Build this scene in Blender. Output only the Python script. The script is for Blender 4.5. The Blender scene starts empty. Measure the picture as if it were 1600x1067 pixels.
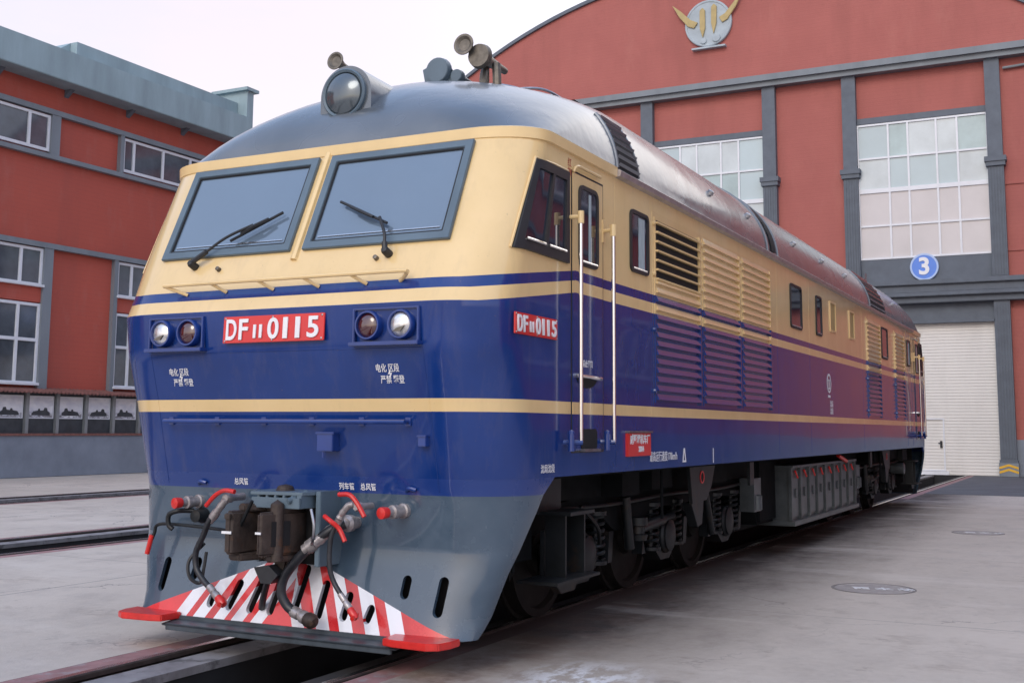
import bpy, bmesh, math, random
from mathutils import Vector, Matrix
random.seed(7)
S = bpy.context.scene
COL = S.collection
R = math.radians

# ------------------------------------------------------------------ camera
cam_d = bpy.data.cameras.new("camera"); cam = bpy.data.objects.new("camera", cam_d); COL.objects.link(cam)
CP = Vector((5.0074407, -6.02044652, 1.53568257)); YAW, PIT, ROL = R(-26.99039789), R(6.99523808), R(0.391399)
Fv = Vector((math.sin(YAW)*math.cos(PIT), math.cos(YAW)*math.cos(PIT), math.sin(PIT)))
Rv = Vector((math.cos(YAW), -math.sin(YAW), 0)); Uv = Rv.cross(Fv)
R2 = Rv*math.cos(ROL)+Uv*math.sin(ROL); U2 = -Rv*math.sin(ROL)+Uv*math.cos(ROL)
cam.matrix_world = Matrix(((R2.x, U2.x, -Fv.x, CP.x), (R2.y, U2.y, -Fv.y, CP.y), (R2.z, U2.z, -Fv.z, CP.z), (0, 0, 0, 1)))
cam_d.sensor_width = 36; cam_d.lens = 36*1794.95/1600; cam_d.shift_y = (448.86-533.5)/1600
cam_d.clip_start = 0.05; cam_d.clip_end = 1000
S.camera = cam

# ------------------------------------------------------------------ world, sun, exposure
W = bpy.data.worlds.new("World"); S.world = W; W.use_nodes = True
GLOW = (-.62, .71, .33)
nt = W.node_tree; nt.nodes.clear()
def wn(t): return nt.nodes.new(t)
out = wn('ShaderNodeOutputWorld'); bg1 = wn('ShaderNodeBackground'); bg2 = wn('ShaderNodeBackground'); add = wn('ShaderNodeAddShader')
sky = wn('ShaderNodeTexSky'); sky.sky_type = 'NISHITA'; sky.sun_disc = False
SUN_EL, SUN_AZ = R(34), R(178)          # azimuth measured from +Y towards +X
sky.sun_elevation = SUN_EL; sky.sun_rotation = SUN_AZ; sky.dust_density = 3.0; sky.air_density = 1.0
nt.links.new(sky.outputs[0], bg1.inputs[0]); bg1.inputs[1].default_value = 0.05
tc = wn('ShaderNodeTexCoord'); sep = wn('ShaderNodeSeparateXYZ'); nt.links.new(tc.outputs['Generated'], sep.inputs[0])
ramp = wn('ShaderNodeValToRGB'); nt.links.new(sep.outputs[2], ramp.inputs[0])
cr = ramp.color_ramp; cr.elements[0].position = 0.0; cr.elements[0].color = (0.59, 0.55, 0.59, 1)
cr.elements[1].position = 1.0; cr.elements[1].color = (0.27, 0.42, 0.72, 1)
e = cr.elements.new(0.33); e.color = (0.54, 0.52, 0.60, 1)
e = cr.elements.new(0.55); e.color = (0.36, 0.47, 0.68, 1)
# thin broken high cloud
nz = wn('ShaderNodeTexNoise'); nz.inputs['Scale'].default_value = 2.2; nz.inputs['Detail'].default_value = 5; nz.inputs['Roughness'].default_value = .62
mp = wn('ShaderNodeMapping'); mp.inputs['Scale'].default_value = (1, 1, 3.2); nt.links.new(tc.outputs['Generated'], mp.inputs[0]); nt.links.new(mp.outputs[0], nz.inputs[0])
r2 = wn('ShaderNodeValToRGB'); r2.color_ramp.elements[0].position = .45; r2.color_ramp.elements[1].position = .78; nt.links.new(nz.outputs[0], r2.inputs[0])
mx = wn('ShaderNodeMixRGB'); mx.inputs[2].default_value = (0.62, 0.58, 0.62, 1)
m3 = wn('ShaderNodeMath'); m3.operation = 'MULTIPLY'; m3.inputs[1].default_value = .45; nt.links.new(r2.outputs[0], m3.inputs[0]); nt.links.new(m3.outputs[0], mx.inputs[0])
nt.links.new(ramp.outputs[0], mx.inputs[1]); 
# evening glow low over the yard, to the far right
gd = wn('ShaderNodeVectorMath'); gd.operation = 'DOT_PRODUCT'; gd.inputs[1].default_value = (.06, .87, .49); nt.links.new(tc.outputs['Generated'], gd.inputs[0])
gp = wn('ShaderNodeMath'); gp.operation = 'POWER'; gp.use_clamp = True; gm = wn('ShaderNodeMath'); gm.operation = 'MAXIMUM'; gm.inputs[1].default_value = 0
nt.links.new(gd.outputs['Value'], gm.inputs[0]); nt.links.new(gm.outputs[0], gp.inputs[0]); gp.inputs[1].default_value = 15
gx = wn('ShaderNodeMixRGB'); gx.blend_type = 'ADD'; gx.inputs[0].default_value = 1; gc = wn('ShaderNodeMixRGB'); gc.inputs[1].default_value = (0, 0, 0, 1); gc.inputs[2].default_value = (1.3, 1.1, .82, 1)
nt.links.new(gp.outputs[0], gc.inputs[0]); nt.links.new(mx.outputs[0], gx.inputs[1]); nt.links.new(gc.outputs[0], gx.inputs[2])
hd = wn('ShaderNodeVectorMath'); hd.operation = 'DOT_PRODUCT'; hd.inputs[1].default_value = GLOW; nt.links.new(tc.outputs['Generated'], hd.inputs[0])
hm = wn('ShaderNodeMapRange'); hm.inputs[1].default_value = .955; hm.inputs[2].default_value = 1.0; nt.links.new(hd.outputs['Value'], hm.inputs[0])
hn = wn('ShaderNodeMath'); hn.operation = 'MULTIPLY'; nt.links.new(hm.outputs[0], hn.inputs[0]); nt.links.new(nz.outputs[0], hn.inputs[1])
hx = wn('ShaderNodeMixRGB'); hx.inputs[2].default_value = (.74, .56, .48, 1); nt.links.new(hn.outputs[0], hx.inputs[0]); nt.links.new(gx.outputs[0], hx.inputs[1])
nt.links.new(hx.outputs[0], bg2.inputs[0]); bg2.inputs[1].default_value = 0.95
nt.links.new(bg1.outputs[0], add.inputs[0]); nt.links.new(bg2.outputs[0], add.inputs[1]); nt.links.new(add.outputs[0], out.inputs[0])
sd = bpy.data.lights.new("sun", 'SUN'); sd.energy = 0.5; sd.angle = R(24); sd.color = (1.0, 0.93, 0.84)
so = bpy.data.objects.new("sun", sd); COL.objects.link(so)
sdir = Vector((math.sin(SUN_AZ)*math.cos(SUN_EL), math.cos(SUN_AZ)*math.cos(SUN_EL), math.sin(SUN_EL)))
so.rotation_euler = sdir.to_track_quat('Z', 'Y').to_euler(); so.location = (0, -30, 30)
S.view_settings.view_transform = 'Standard'; S.view_settings.look = 'None'; S.view_settings.exposure = 0.52; S.view_settings.gamma = 1
S.render.film_transparent = False
S.cycles.max_bounces = 6; S.cycles.diffuse_bounces = 3; S.cycles.glossy_bounces = 4

# ------------------------------------------------------------------ materials
def mat(name, col, rough=.5, metal=0., var=0., vscale=3., bump=0., bscale=40., coat=0., dirt=None, spec=.5, emit=None, stretch=(1, 1, 1)):
    m = bpy.data.materials.new(name); m.use_nodes = True; t = m.node_tree; b = t.nodes['Principled BSDF']
    c = (*col, 1)
    b.inputs['Base Color'].default_value = c; b.inputs['Roughness'].default_value = rough; b.inputs['Metallic'].default_value = metal
    b.inputs['Coat Weight'].default_value = coat; b.inputs['Coat Roughness'].default_value = .04; b.inputs['Specular IOR Level'].default_value = spec
    o = t.nodes.new('ShaderNodeTexCoord'); mp = t.nodes.new('ShaderNodeMapping'); mp.inputs['Scale'].default_value = stretch
    t.links.new(o.outputs['Object'], mp.inputs[0])
    last = None
    if var:
        n = t.nodes.new('ShaderNodeTexNoise'); n.inputs['Scale'].default_value = vscale; n.inputs['Detail'].default_value = 8; n.inputs['Roughness'].default_value = .6
        t.links.new(mp.outputs[0], n.inputs[0])
        mm = t.nodes.new('ShaderNodeMixRGB'); mm.inputs[1].default_value = (*[x*(1-var) for x in col], 1); mm.inputs[2].default_value = (*[min(1, x*(1+var)) for x in col], 1)
        rr = t.nodes.new('ShaderNodeMapRange'); rr.inputs[1].default_value = .3; rr.inputs[2].default_value = .7
        t.links.new(n.outputs[0], rr.inputs[0]); t.links.new(rr.outputs[0], mm.inputs[0]); last = mm
    if dirt:
        n = t.nodes.new('ShaderNodeTexNoise'); n.inputs['Scale'].default_value = dirt[1]; n.inputs['Detail'].default_value = 10; n.inputs['Roughness'].default_value = .7
        t.links.new(mp.outputs[0], n.inputs[0])
        rr = t.nodes.new('ShaderNodeMapRange'); rr.inputs[1].default_value = dirt[2]; rr.inputs[2].default_value = dirt[2]+.14
        t.links.new(n.outputs[0], rr.inputs[0])
        mm = t.nodes.new('ShaderNodeMixRGB'); mm.inputs[2].default_value = (*dirt[0], 1)
        if last: t.links.new(last.outputs[0], mm.inputs[1])
        else: mm.inputs[1].default_value = c
        t.links.new(rr.outputs[0], mm.inputs[0]); last = mm
    if last: t.links.new(last.outputs[0], b.inputs['Base Color'])
    if bump:
        n = t.nodes.new('ShaderNodeTexNoise'); n.inputs['Scale'].default_value = bscale; n.inputs['Detail'].default_value = 6
        t.links.new(o.outputs['Object'], n.inputs[0])
        bp = t.nodes.new('ShaderNodeBump'); bp.inputs['Strength'].default_value = 1; bp.inputs['Distance'].default_value = bump
        t.links.new(n.outputs[0], bp.inputs['Height']); t.links.new(bp.outputs[0], b.inputs['Normal'])
    if emit:
        b.inputs['Emission Color'].default_value = (*emit[0], 1); b.inputs['Emission Strength'].default_value = emit[1]
    return m

class G:                                    # tiny node-graph helper for the painted patterns
    def __init__(s, m): s.t = m.node_tree
    def n(s, k): return s.t.nodes.new(k)
    def _in(s, sock, v):
        if isinstance(v, (int, float)): sock.default_value = v
        elif isinstance(v, tuple): sock.default_value = (*v, 1)
        else: s.t.links.new(v, sock)
    def m(s, op, a, b=0., c=0.):
        x = s.n('ShaderNodeMath'); x.operation = op; s._in(x.inputs[0], a); s._in(x.inputs[1], b); s._in(x.inputs[2], c); return x.outputs[0]
    def mix(s, f, a, b):
        x = s.n('ShaderNodeMixRGB'); s._in(x.inputs[0], f); s._in(x.inputs[1], a); s._in(x.inputs[2], b); return x.outputs[0]
    def band(s, v, a, b): return s.m('MULTIPLY', s.m('GREATER_THAN', v, a), s.m('LESS_THAN', v, b))
    def xyz(s):
        o = s.n('ShaderNodeTexCoord'); p = s.n('ShaderNodeSeparateXYZ'); s.t.links.new(o.outputs['Object'], p.inputs[0]); return p.outputs
    def noise(s, scale, detail=5, rough=.6, sc=(1, 1, 1)):
        o = s.n('ShaderNodeTexCoord'); mp = s.n('ShaderNodeMapping'); mp.inputs['Scale'].default_value = sc; s.t.links.new(o.outputs['Object'], mp.inputs[0])
        n = s.n('ShaderNodeTexNoise'); n.inputs['Scale'].default_value = scale; n.inputs['Detail'].default_value = detail; n.inputs['Roughness'].default_value = rough
        s.t.links.new(mp.outputs[0], n.inputs[0]); return n.outputs[0]
    def rng(s, v, a, b, c=0., d=1.):
        x = s.n('ShaderNodeMapRange'); s._in(x.inputs[0], v); x.inputs[1].default_value = a; x.inputs[2].default_value = b; x.inputs[3].default_value = c; x.inputs[4].default_value = d; return x.outputs[0]
    def bump(s, h, dist):
        b = s.n('ShaderNodeBump'); b.inputs['Strength'].default_value = 1; b.inputs['Distance'].default_value = dist; s.t.links.new(h, b.inputs['Height']); return b.outputs[0]
    @property
    def bsdf(s): return s.t.nodes['Principled BSDF']

YL = 20.95
BLUE = (0.005, 0.034, 0.190); CREAM = (0.78, 0.57, 0.27); PGREY = (0.070, 0.105, 0.138)
def paint_mat():
    m = mat('body_paint', BLUE, rough=.28, coat=.42); g = G(m); x, y, z = g.xyz()
    yy = g.m('MINIMUM', y, g.m('SUBTRACT', YL, y))
    d = g.m('MULTIPLY', g.rng(yy, .37, 1.57, 1., 0.), .172)
    zz = g.m('ADD', z, d)
    cream = g.m('MINIMUM', 1., g.m('ADD', g.m('ADD', g.band(z, 1.640, 1.725), g.band(zz, 2.517, 2.606)), g.m('GREATER_THAN', zz, 2.677)))
    nn = g.noise(2.5, 6)
    blue = g.mix(g.rng(nn, .3, .7), (0.004, 0.029, 0.165), (0.007, 0.039, 0.205))
    cr = g.mix(g.rng(nn, .3, .7), (0.74, 0.54, 0.26), (0.80, 0.59, 0.30))
    col = g.mix(cream, blue, cr)
    ds = g.rng(g.noise(3.5, 8, .7, (2.2, 2.2, .35)), .52, .80, 0., .16); col = g.mix(ds, col, (.20, .17, .15))
    sp = g.rng(g.noise(38, 3, .6), .70, .76, 0., .35); col = g.mix(sp, col, (.12, .10, .10))
    col = g.mix(g.m('LESS_THAN', z, 1.097), col, PGREY)
    g.t.links.new(col, g.bsdf.inputs['Base Color'])
    g.t.links.new(g.bump(g.noise(1.1, 0, .5, (1, .35, 1)), .003), g.bsdf.inputs['Normal'])
    g.t.links.new(g.bump(g.noise(1.1, 0, .5, (1, .35, 1)), .003), g.bsdf.inputs['Coat Normal'])
    g.t.links.new(g.rng(nn, .3, .7, .14, .22), g.bsdf.inputs['Roughness'])
    return m
def pilot_mat():
    m = mat('pilot_paint', PGREY, rough=.32, coat=.8); g = G(m); x, y, z = g.xyz()
    nn = g.noise(3, 5, .6)
    grey = g.mix(g.rng(nn, .35, .7), (0.046, 0.078, 0.118), (0.068, 0.106, 0.150))
    zb = g.m('SUBTRACT', z, .19)
    def bands(v, lst):
        r = None
        for a, b in lst:
            q = g.band(v, a, b); r = q if r is None else g.m('ADD', r, q)
        return g.m('MINIMUM', 1., r)
    tl = g.m('SUBTRACT', x, g.m('MULTIPLY', zb, .70)); tr = g.m('ADD', x, g.m('MULTIPLY', zb, .42))
    wl = bands(tl, [(-.975, -.865), (-.803, -.694), (-.617, -.519), (-.459, -.354), (-.288, -.186)])
    wr = bands(tr, [(.081, .183), (.282, .391), (.471, .578), (.677, .789), (.871, .983)])
    right = g.m('GREATER_THAN', x, .04)
    white = g.m('ADD', g.m('MULTIPLY', wr, right), g.m('MULTIPLY', wl, g.m('SUBTRACT', 1., right)))
    red = g.mix(g.rng(nn, .35, .65), (0.50, 0.018, 0.020), (0.72, 0.040, 0.045))
    wh = g.mix(g.rng(nn, .5, .8), (0.78, 0.80, 0.86), (0.55, 0.50, 0.52))
    lim = g.m('MINIMUM', g.m('MULTIPLY', g.m('ADD', x, 1.90), .355), g.m('MULTIPLY', g.m('SUBTRACT', 1.87, x), .372))
    lim = g.m('MINIMUM', lim, .68)
    front = g.m('LESS_THAN', g.m('MINIMUM', y, g.m('SUBTRACT', YL, y)), .60)
    intri = g.m('MULTIPLY', g.m('MULTIPLY', g.m('LESS_THAN', z, lim), g.m('LESS_THAN', g.m('ABSOLUTE', x), 1.31)), front)
    intri = g.m('MULTIPLY', intri, g.m('LESS_THAN', y, 5.))
    col = g.mix(intri, grey, g.mix(white, red, wh))
    col = g.mix(g.m('GREATER_THAN', z, 1.097), col, BLUE)
    g.t.links.new(col, g.bsdf.inputs['Base Color'])
    g.t.links.new(g.rng(nn, .35, .65, .15, .42), g.bsdf.inputs['Roughness'])
    g.t.links.new(g.bump(g.noise(2.2, 1), .006), g.bsdf.inputs['Normal'])
    return m
def roof_mat():
    m = mat('roof_paint', (.15, .18, .21), rough=.3, metal=.35, coat=.45); g = G(m)
    nn = g.noise(1.6, 2, .5, (1, .5, 1))
    g.t.links.new(g.mix(g.rng(nn, .3, .7), (.125, .145, .168), (.18, .20, .225)), g.bsdf.inputs['Base Color'])
    g.t.links.new(g.rng(nn, .3, .7, .20, .34), g.bsdf.inputs['Roughness']); g.bsdf.inputs['Coat Roughness'].default_value = .12
    g.t.links.new(g.bump(g.noise(2.6, 3, .55, (1, .9, 1)), .014), g.bsdf.inputs['Normal'])
    return m
M = {}
M['paint'] = paint_mat(); M['pilot'] = pilot_mat(); M['roof'] = roof_mat()
M['blue'] = mat('blue_paint', (0.010, 0.040, 0.21), .3, coat=.5, var=.15)
M['cream'] = mat('cream_paint', (0.78, 0.57, 0.28), .35, coat=.4, var=.06)
M['frame'] = mat('window_rubber_grey', (0.105, 0.150, 0.190), .4, var=.15)
M['dark'] = mat('dark_rubber', (0.020, 0.021, 0.024), .5, var=.2)
M['glass_front'] = mat('windscreen_glass', (0.125, 0.175, 0.24), .06, spec=1.0, coat=1., var=.06, vscale=.8)
M['glass_side'] = mat('side_window_glass', (0.018, 0.026, 0.045), .04, spec=.9, coat=.6, var=.4, vscale=2.5)
M['curtain'] = mat('pale_curtain', (.35, .42, .45), .7, var=.25, vscale=9, stretch=(1, 8, .6))
M['chrome'] = mat('chrome', (.78, .76, .75), .16, 1.)
M['steel'] = mat('worn_steel', (.42, .42, .44), .3, 1., var=.3, vscale=12)
M['railtop'] = mat('polished_rail', (.62, .60, .60), .22, 1., var=.25, vscale=6)
M['raildark'] = mat('rusty_rail_side', (.045, .032, .028), .7, var=.4, vscale=12)
M['rust'] = mat('brown_cast_iron', (.055, .040, .034), .55, .25, var=.45, vscale=7, bump=.004, bscale=30, dirt=((.10, .045, .022), 9, .56))
M['ugrey'] = mat('underframe_grey', (.009, .011, .013), .45, spec=.4, dirt=((.034, .020, .012), 5, .55), var=.35, vscale=6)
M['under'] = mat('underframe_dark', (.007, .008, .009), .8, spec=.1, var=.4, vscale=6)
M['wheel'] = mat('wheel_steel', (.020, .017, .016), .6, 0., spec=.2, var=.3, vscale=6)
M['hose'] = mat('black_hose', (.022, .024, .030), .42, var=.3, vscale=20)
M['fitting'] = mat('pale_metal_fitting', (.38, .35, .35), .35, .5, var=.3, vscale=30)
M['red'] = mat('red_enamel', (.62, .022, .018), .35, coat=.3, var=.15, vscale=15)
M['plate_red'] = mat('plate_red', (.66, .030, .028), .4, coat=.3, var=.05)
M['white'] = mat('white_letters', (.80, .80, .82), .45, var=.04)
M['lens_clear'] = mat('clear_lamp_reflector', (.78, .77, .78), .2, .7, var=.3, vscale=22)
M['lens_red'] = mat('red_lamp_lens', (.060, .010, .012), .06, coat=1., spec=1.)
M['lens_big'] = mat('headlight_glass', (.10, .125, .145), .16, .45, coat=.8)
M['bargrey'] = mat('plough_bar_grey', (.050, .064, .078), .4, var=.3, vscale=8)
M['silver'] = mat('battery_box_paint', (.085, .095, .10), .35, .3, var=.3, vscale=5)
M['gutter'] = mat('gutter_metal', (.42, .38, .38), .35, .5, var=.2, vscale=9)
M['brass'] = mat('dull_brass', (.165, .145, .12), .5, .5, var=.35, vscale=16)
M['black'] = mat('black_recess', (.006, .006, .008), .8, var=.2)
M['redbrown'] = mat('dirty_red_text', (.45, .10, .05), .6, var=.2)
def brick_mat(name, c1, c2, dirtcol=(.30, .06, .035)):
    m = mat(name, c1, .75); g = G(m); x, y, z = g.xyz()
    n1 = g.noise(.5, 6, .6); n2 = g.noise(4, 6, .7)
    col = g.mix(g.rng(n1, .3, .7), c1, c2); col = g.mix(g.rng(n2, .55, .8, 0, .5), col, dirtcol)
    n3 = g.noise(.8, 5, .6, (1, 1, .12)); col = g.mix(g.rng(n3, .52, .75, 0, .35), col, (.24, .075, .06))
    wv0 = g.m('LESS_THAN', g.m('FRACT', g.m('MULTIPLY', z, 7.)), .16); col = g.mix(g.m('MULTIPLY', wv0, .10), col, (.20, .06, .05))
    n4 = g.noise(1.3, 7, .7, (1, 1, .35)); col = g.mix(g.rng(n4, .55, .72, 0, .35), col, (.44, .16, .13))
    g.t.links.new(col, g.bsdf.inputs['Base Color'])
    wv = g.m('FRACT', g.m('MULTIPLY', z, 12.5)); wv = g.rng(wv, .0, .18, 0., 1.)
    h = g.m('ADD', g.m('MULTIPLY', wv, .35), g.noise(25, 4))
    g.t.links.new(g.bump(h, .006), g.bsdf.inputs['Normal'])
    return m
M['brick'] = brick_mat('red_painted_brick', (.365, .108, .092), (.42, .128, .108), (.30, .088, .074))
M['brick2'] = brick_mat('red_render', (.43, .085, .058), (.50, .098, .064), (.35, .072, .052))
M['trim'] = mat('grey_trim', (.115, .135, .165), .7, var=.12, vscale=2.5, bump=.003, bscale=30)
M['trim_l'] = mat('pale_grey_trim', (.20, .225, .25), .7, var=.12, vscale=1.5, bump=.003, bscale=30, stretch=(1, 1, .3))
M['fascia'] = mat('weathered_concrete_fascia', (.27, .36, .39), .7, var=.15, vscale=1.6, stretch=(1, 1, .25), bump=.003)
M['dado'] = mat('grey_dado', (.21, .24, .29), .75, var=.14, vscale=1.3, bump=.004, bscale=25)
M['wframe'] = mat('white_window_frame', (.72, .74, .78), .4, var=.05)
M['wglass'] = mat('workshop_window_glass', (.085, .10, .12), .06, spec=.8, var=.4, vscale=.9)
M['bglass'] = mat('bright_shed_glass', (.40, .50, .53), .10, spec=.8, coat=.4, var=.12, vscale=.35)
M['bglass3'] = mat('shed_glass_green', (.34, .45, .46), .08, spec=.8, coat=.4, var=.2, vscale=.8)
M['bglass4'] = mat('shed_glass_pale', (.50, .56, .58), .15, spec=.8, coat=.4, var=.2, vscale=.6)
M['bglass2'] = mat('bright_shed_glass_warm', (.52, .49, .50), .12, spec=.8, coat=.4, var=.10, vscale=.5)
def door_mat():
    m = mat('white_roller_door', (.74, .76, .77), .5, var=.04); g = G(m); x, y, z = g.xyz()
    f = g.m('FRACT', g.m('MULTIPLY', z, 9.)); g.t.links.new(g.mix(g.rng(g.noise(1.2, 6, .65, (1, 1, .3)), .45, .75, 0, .35), (.78, .76, .72), (.55, .53, .50)), g.bsdf.inputs['Base Color']); g.t.links.new(g.bump(g.rng(f, 0., .25), .01), g.bsdf.inputs['Normal']); return m
M['door'] = door_mat()
M['yellow'] = mat('yellow_paint', (.75, .42, .03), .5, var=.1)
M['blue_sign'] = mat('blue_sign_face', (.10, .24, .72), .4, var=.06)
M['sign_rim'] = mat('pale_sign_rim', (.42, .55, .80), .4)
M['emblem_disc'] = mat('emblem_disc_blue', (.36, .42, .46), .5, var=.15, vscale=2)
M['gold'] = mat('gold_paint', (.42, .32, .13), .45, var=.15)
M['tile'] = mat('red_brown_tile', (.20, .085, .07), .7, var=.3, vscale=8)
M['board_dark'] = mat('dark_board', (.050, .058, .066), .5, var=.3, vscale=3)
M['post'] = mat('grey_post', (.30, .32, .33), .45, .3, var=.1)
M['asphalt'] = mat('asphalt', (.105, .110, .120), .85, var=.25, vscale=1.2, bump=.004, bscale=60)
M['cast'] = mat('cast_iron_cover', (.33, .295, .28), .6, var=.2, vscale=14, bump=.003, bscale=60)
M['castrim'] = mat('cover_rim', (.19, .17, .16), .7, var=.3)
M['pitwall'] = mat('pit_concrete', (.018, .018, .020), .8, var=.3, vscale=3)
M['ledge'] = mat('pit_ledge', (.24, .23, .235), .6, var=.35, vscale=3, dirt=((.05, .045, .045), 4, .52))
M['redstrip'] = mat('worn_red_floor_paint', (.31, .165, .16), .75, var=.25, vscale=5, dirt=((.32, .30, .30), 6, .53), bump=.003)
def ground_mat():
    m = mat('concrete', (.36, .345, .35), .8); g = G(m); x, y, z = g.xyz()
    n1 = g.noise(.22, 7, .6); n2 = g.noise(1.6, 9, .7, (1, .6, 1)); n3 = g.noise(14, 6, .7)
    col = g.mix(g.rng(n1, .32, .68), (.45, .388, .330), (.58, .505, .435))
    col = g.mix(g.rng(n2, .48, .70, 0, .75), col, (.34, .29, .25))
    col = g.mix(g.rng(n3, .35, .75, 0, .40), col, (.60, .54, .48))
    # oil stains plus painted contact shadow, following the edge of the running line
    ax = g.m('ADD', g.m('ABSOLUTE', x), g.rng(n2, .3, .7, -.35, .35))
    oil_shade = g.m('MULTIPLY', g.rng(ax, 1.30, 2.85, 1., 0.), g.m('GREATER_THAN', x, 0.))
    oil_shade = g.m('MULTIPLY', oil_shade, g.rng(y, .4, 2.2, .25, 1.))
    col = g.mix(g.m('MULTIPLY', oil_shade, .96), col, (.040, .028, .024))
    # worn patches, drips and hairline cracks
    n5 = g.noise(.9, 8, .72, (1, 1.6, 1)); col = g.mix(g.rng(n5, .56, .66, 0, .45), col, (.29, .235, .195))
    n6 = g.noise(3.3, 8, .75); col = g.mix(g.rng(n6, .60, .68, 0, .5), col, (.24, .195, .165))
    n7 = g.noise(.45, 6, .65, (.5, 1.8, 1)); col = g.mix(g.rng(n7, .54, .70, 0, .5), col, (.66, .60, .54))
    vo = g.n('ShaderNodeTexVoronoi'); vo.feature = 'DISTANCE_TO_EDGE'; vo.inputs['Scale'].default_value = .32
    oc = g.n('ShaderNodeTexCoord'); va = g.n('ShaderNodeVectorMath'); va.operation = 'ADD'; nv = g.n('ShaderNodeTexNoise'); nv.inputs['Scale'].default_value = 2.2; nv.inputs['Detail'].default_value = 6
    g.t.links.new(oc.outputs['Object'], nv.inputs[0]); g.t.links.new(oc.outputs['Object'], va.inputs[0]); g.t.links.new(nv.outputs['Color'], va.inputs[1]); g.t.links.new(va.outputs[0], vo.inputs[0])
    ck = g.m('MULTIPLY', g.m('LESS_THAN', vo.outputs['Distance'], .0035), g.rng(n1, .45, .6, 0., .7)); col = g.mix(ck, col, (.11, .095, .09))
    # pale lime blotches beside the pilot
    dx = g.m('SUBTRACT', x, 2.05); dy = g.m('SUBTRACT', y, .75)
    dd = g.m('SQRT', g.m('ADD', g.m('MULTIPLY', dx, g.m('MULTIPLY', dx, 2.2)), g.m('MULTIPLY', dy, g.m('MULTIPLY', dy, 1.2))))
    lime = g.m('MULTIPLY', g.rng(dd, .15, .75, 1., 0.), g.rng(g.noise(5, 9, .75, (1.6, .7, 1)), .46, .56))
    rr_ = g.m('MULTIPLY', g.rng(g.m('ABSOLUTE', g.m('SUBTRACT', x, 1.25)), .0, .75, 1., 0.), g.rng(g.noise(2.5, 7, .7), .42, .6)); rr_ = g.m('MULTIPLY', rr_, g.rng(g.m('ABSOLUTE', y), 1.0, 9., .75, 0.)); col = g.mix(rr_, col, (.13, .075, .055))
    col = g.mix(g.m('MULTIPLY', lime, .9), col, (.74, .74, .76))
    # saw-cut slab joints
    jx = g.m('ABSOLUTE', g.m('SUBTRACT', g.m('FRACT', g.m('DIVIDE', g.m('SUBTRACT', x, 3.55), 7.6)), .0)); jx = g.m('MULTIPLY', g.m('LESS_THAN', jx, .0028), g.m('LESS_THAN', x, 0.))
    jy = g.m('LESS_THAN', g.m('FRACT', g.m('DIVIDE', g.m('ADD', y, 1.2), 5.2)), .0035)
    j = g.m('MAXIMUM', jx, jy)
    col = g.mix(g.m('MULTIPLY', j, g.rng(n1, .4, .6, .25, .7)), col, (.12, .11, .11))
    g.t.links.new(col, g.bsdf.inputs['Base Color'])
    g.t.links.new(g.bump(g.m('ADD', g.noise(45, 6, .7), g.m('MULTIPLY', n2, 2.)), .006), g.bsdf.inputs['Normal'])
    g.t.links.new(g.rng(n2, .35, .7, .82, .55), g.bsdf.inputs['Roughness'])
    return m
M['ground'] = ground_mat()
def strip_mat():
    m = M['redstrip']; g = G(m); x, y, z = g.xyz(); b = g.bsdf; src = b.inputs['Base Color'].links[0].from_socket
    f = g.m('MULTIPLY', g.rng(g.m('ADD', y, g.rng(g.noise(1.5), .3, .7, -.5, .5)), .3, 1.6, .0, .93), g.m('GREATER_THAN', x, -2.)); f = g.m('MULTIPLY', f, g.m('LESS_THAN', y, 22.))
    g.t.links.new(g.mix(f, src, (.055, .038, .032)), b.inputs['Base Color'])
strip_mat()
M['ledge2'] = mat('shadowed_pit_ledge', (.03, .028, .028), .7, var=.3)  # dark tone paints the pit's shadow onto the right-hand ledge

# ------------------------------------------------------------------ mesh helpers
def shade(me, ang=32):
    bm = bmesh.new(); bm.from_mesh(me)
    bmesh.ops.recalc_face_normals(bm, faces=bm.faces)
    for f in bm.faces: f.smooth = True
    for e in bm.edges:
        if len(e.link_faces) == 2:
            try: a = e.calc_face_angle()
            except ValueError: a = 0
            e.smooth = a < R(ang)
        else: e.smooth = True
    bm.to_mesh(me); bm.free()
def root_loc(p):
    v = Vector((0, 0, 0))
    while p: v += p.location; p = p.parent
    return v
def link(name, me, parent, kind=None):
    o = bpy.data.objects.new(name, me); COL.objects.link(o)
    if parent:
        o.parent = parent; o.location = -root_loc(parent)
    if kind: o['kind'] = kind
    return o
def empty(name, loc, label, cat, group=None):
    o = bpy.data.objects.new(name, None); COL.objects.link(o); o.location = loc; o['label'] = label; o['category'] = cat
    if group: o['group'] = group
    o.empty_display_size = .2
    return o
def tag(o, label, cat, group=None):
    o['label'] = label; o['category'] = cat
    if group: o['group'] = group
    return o
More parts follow.
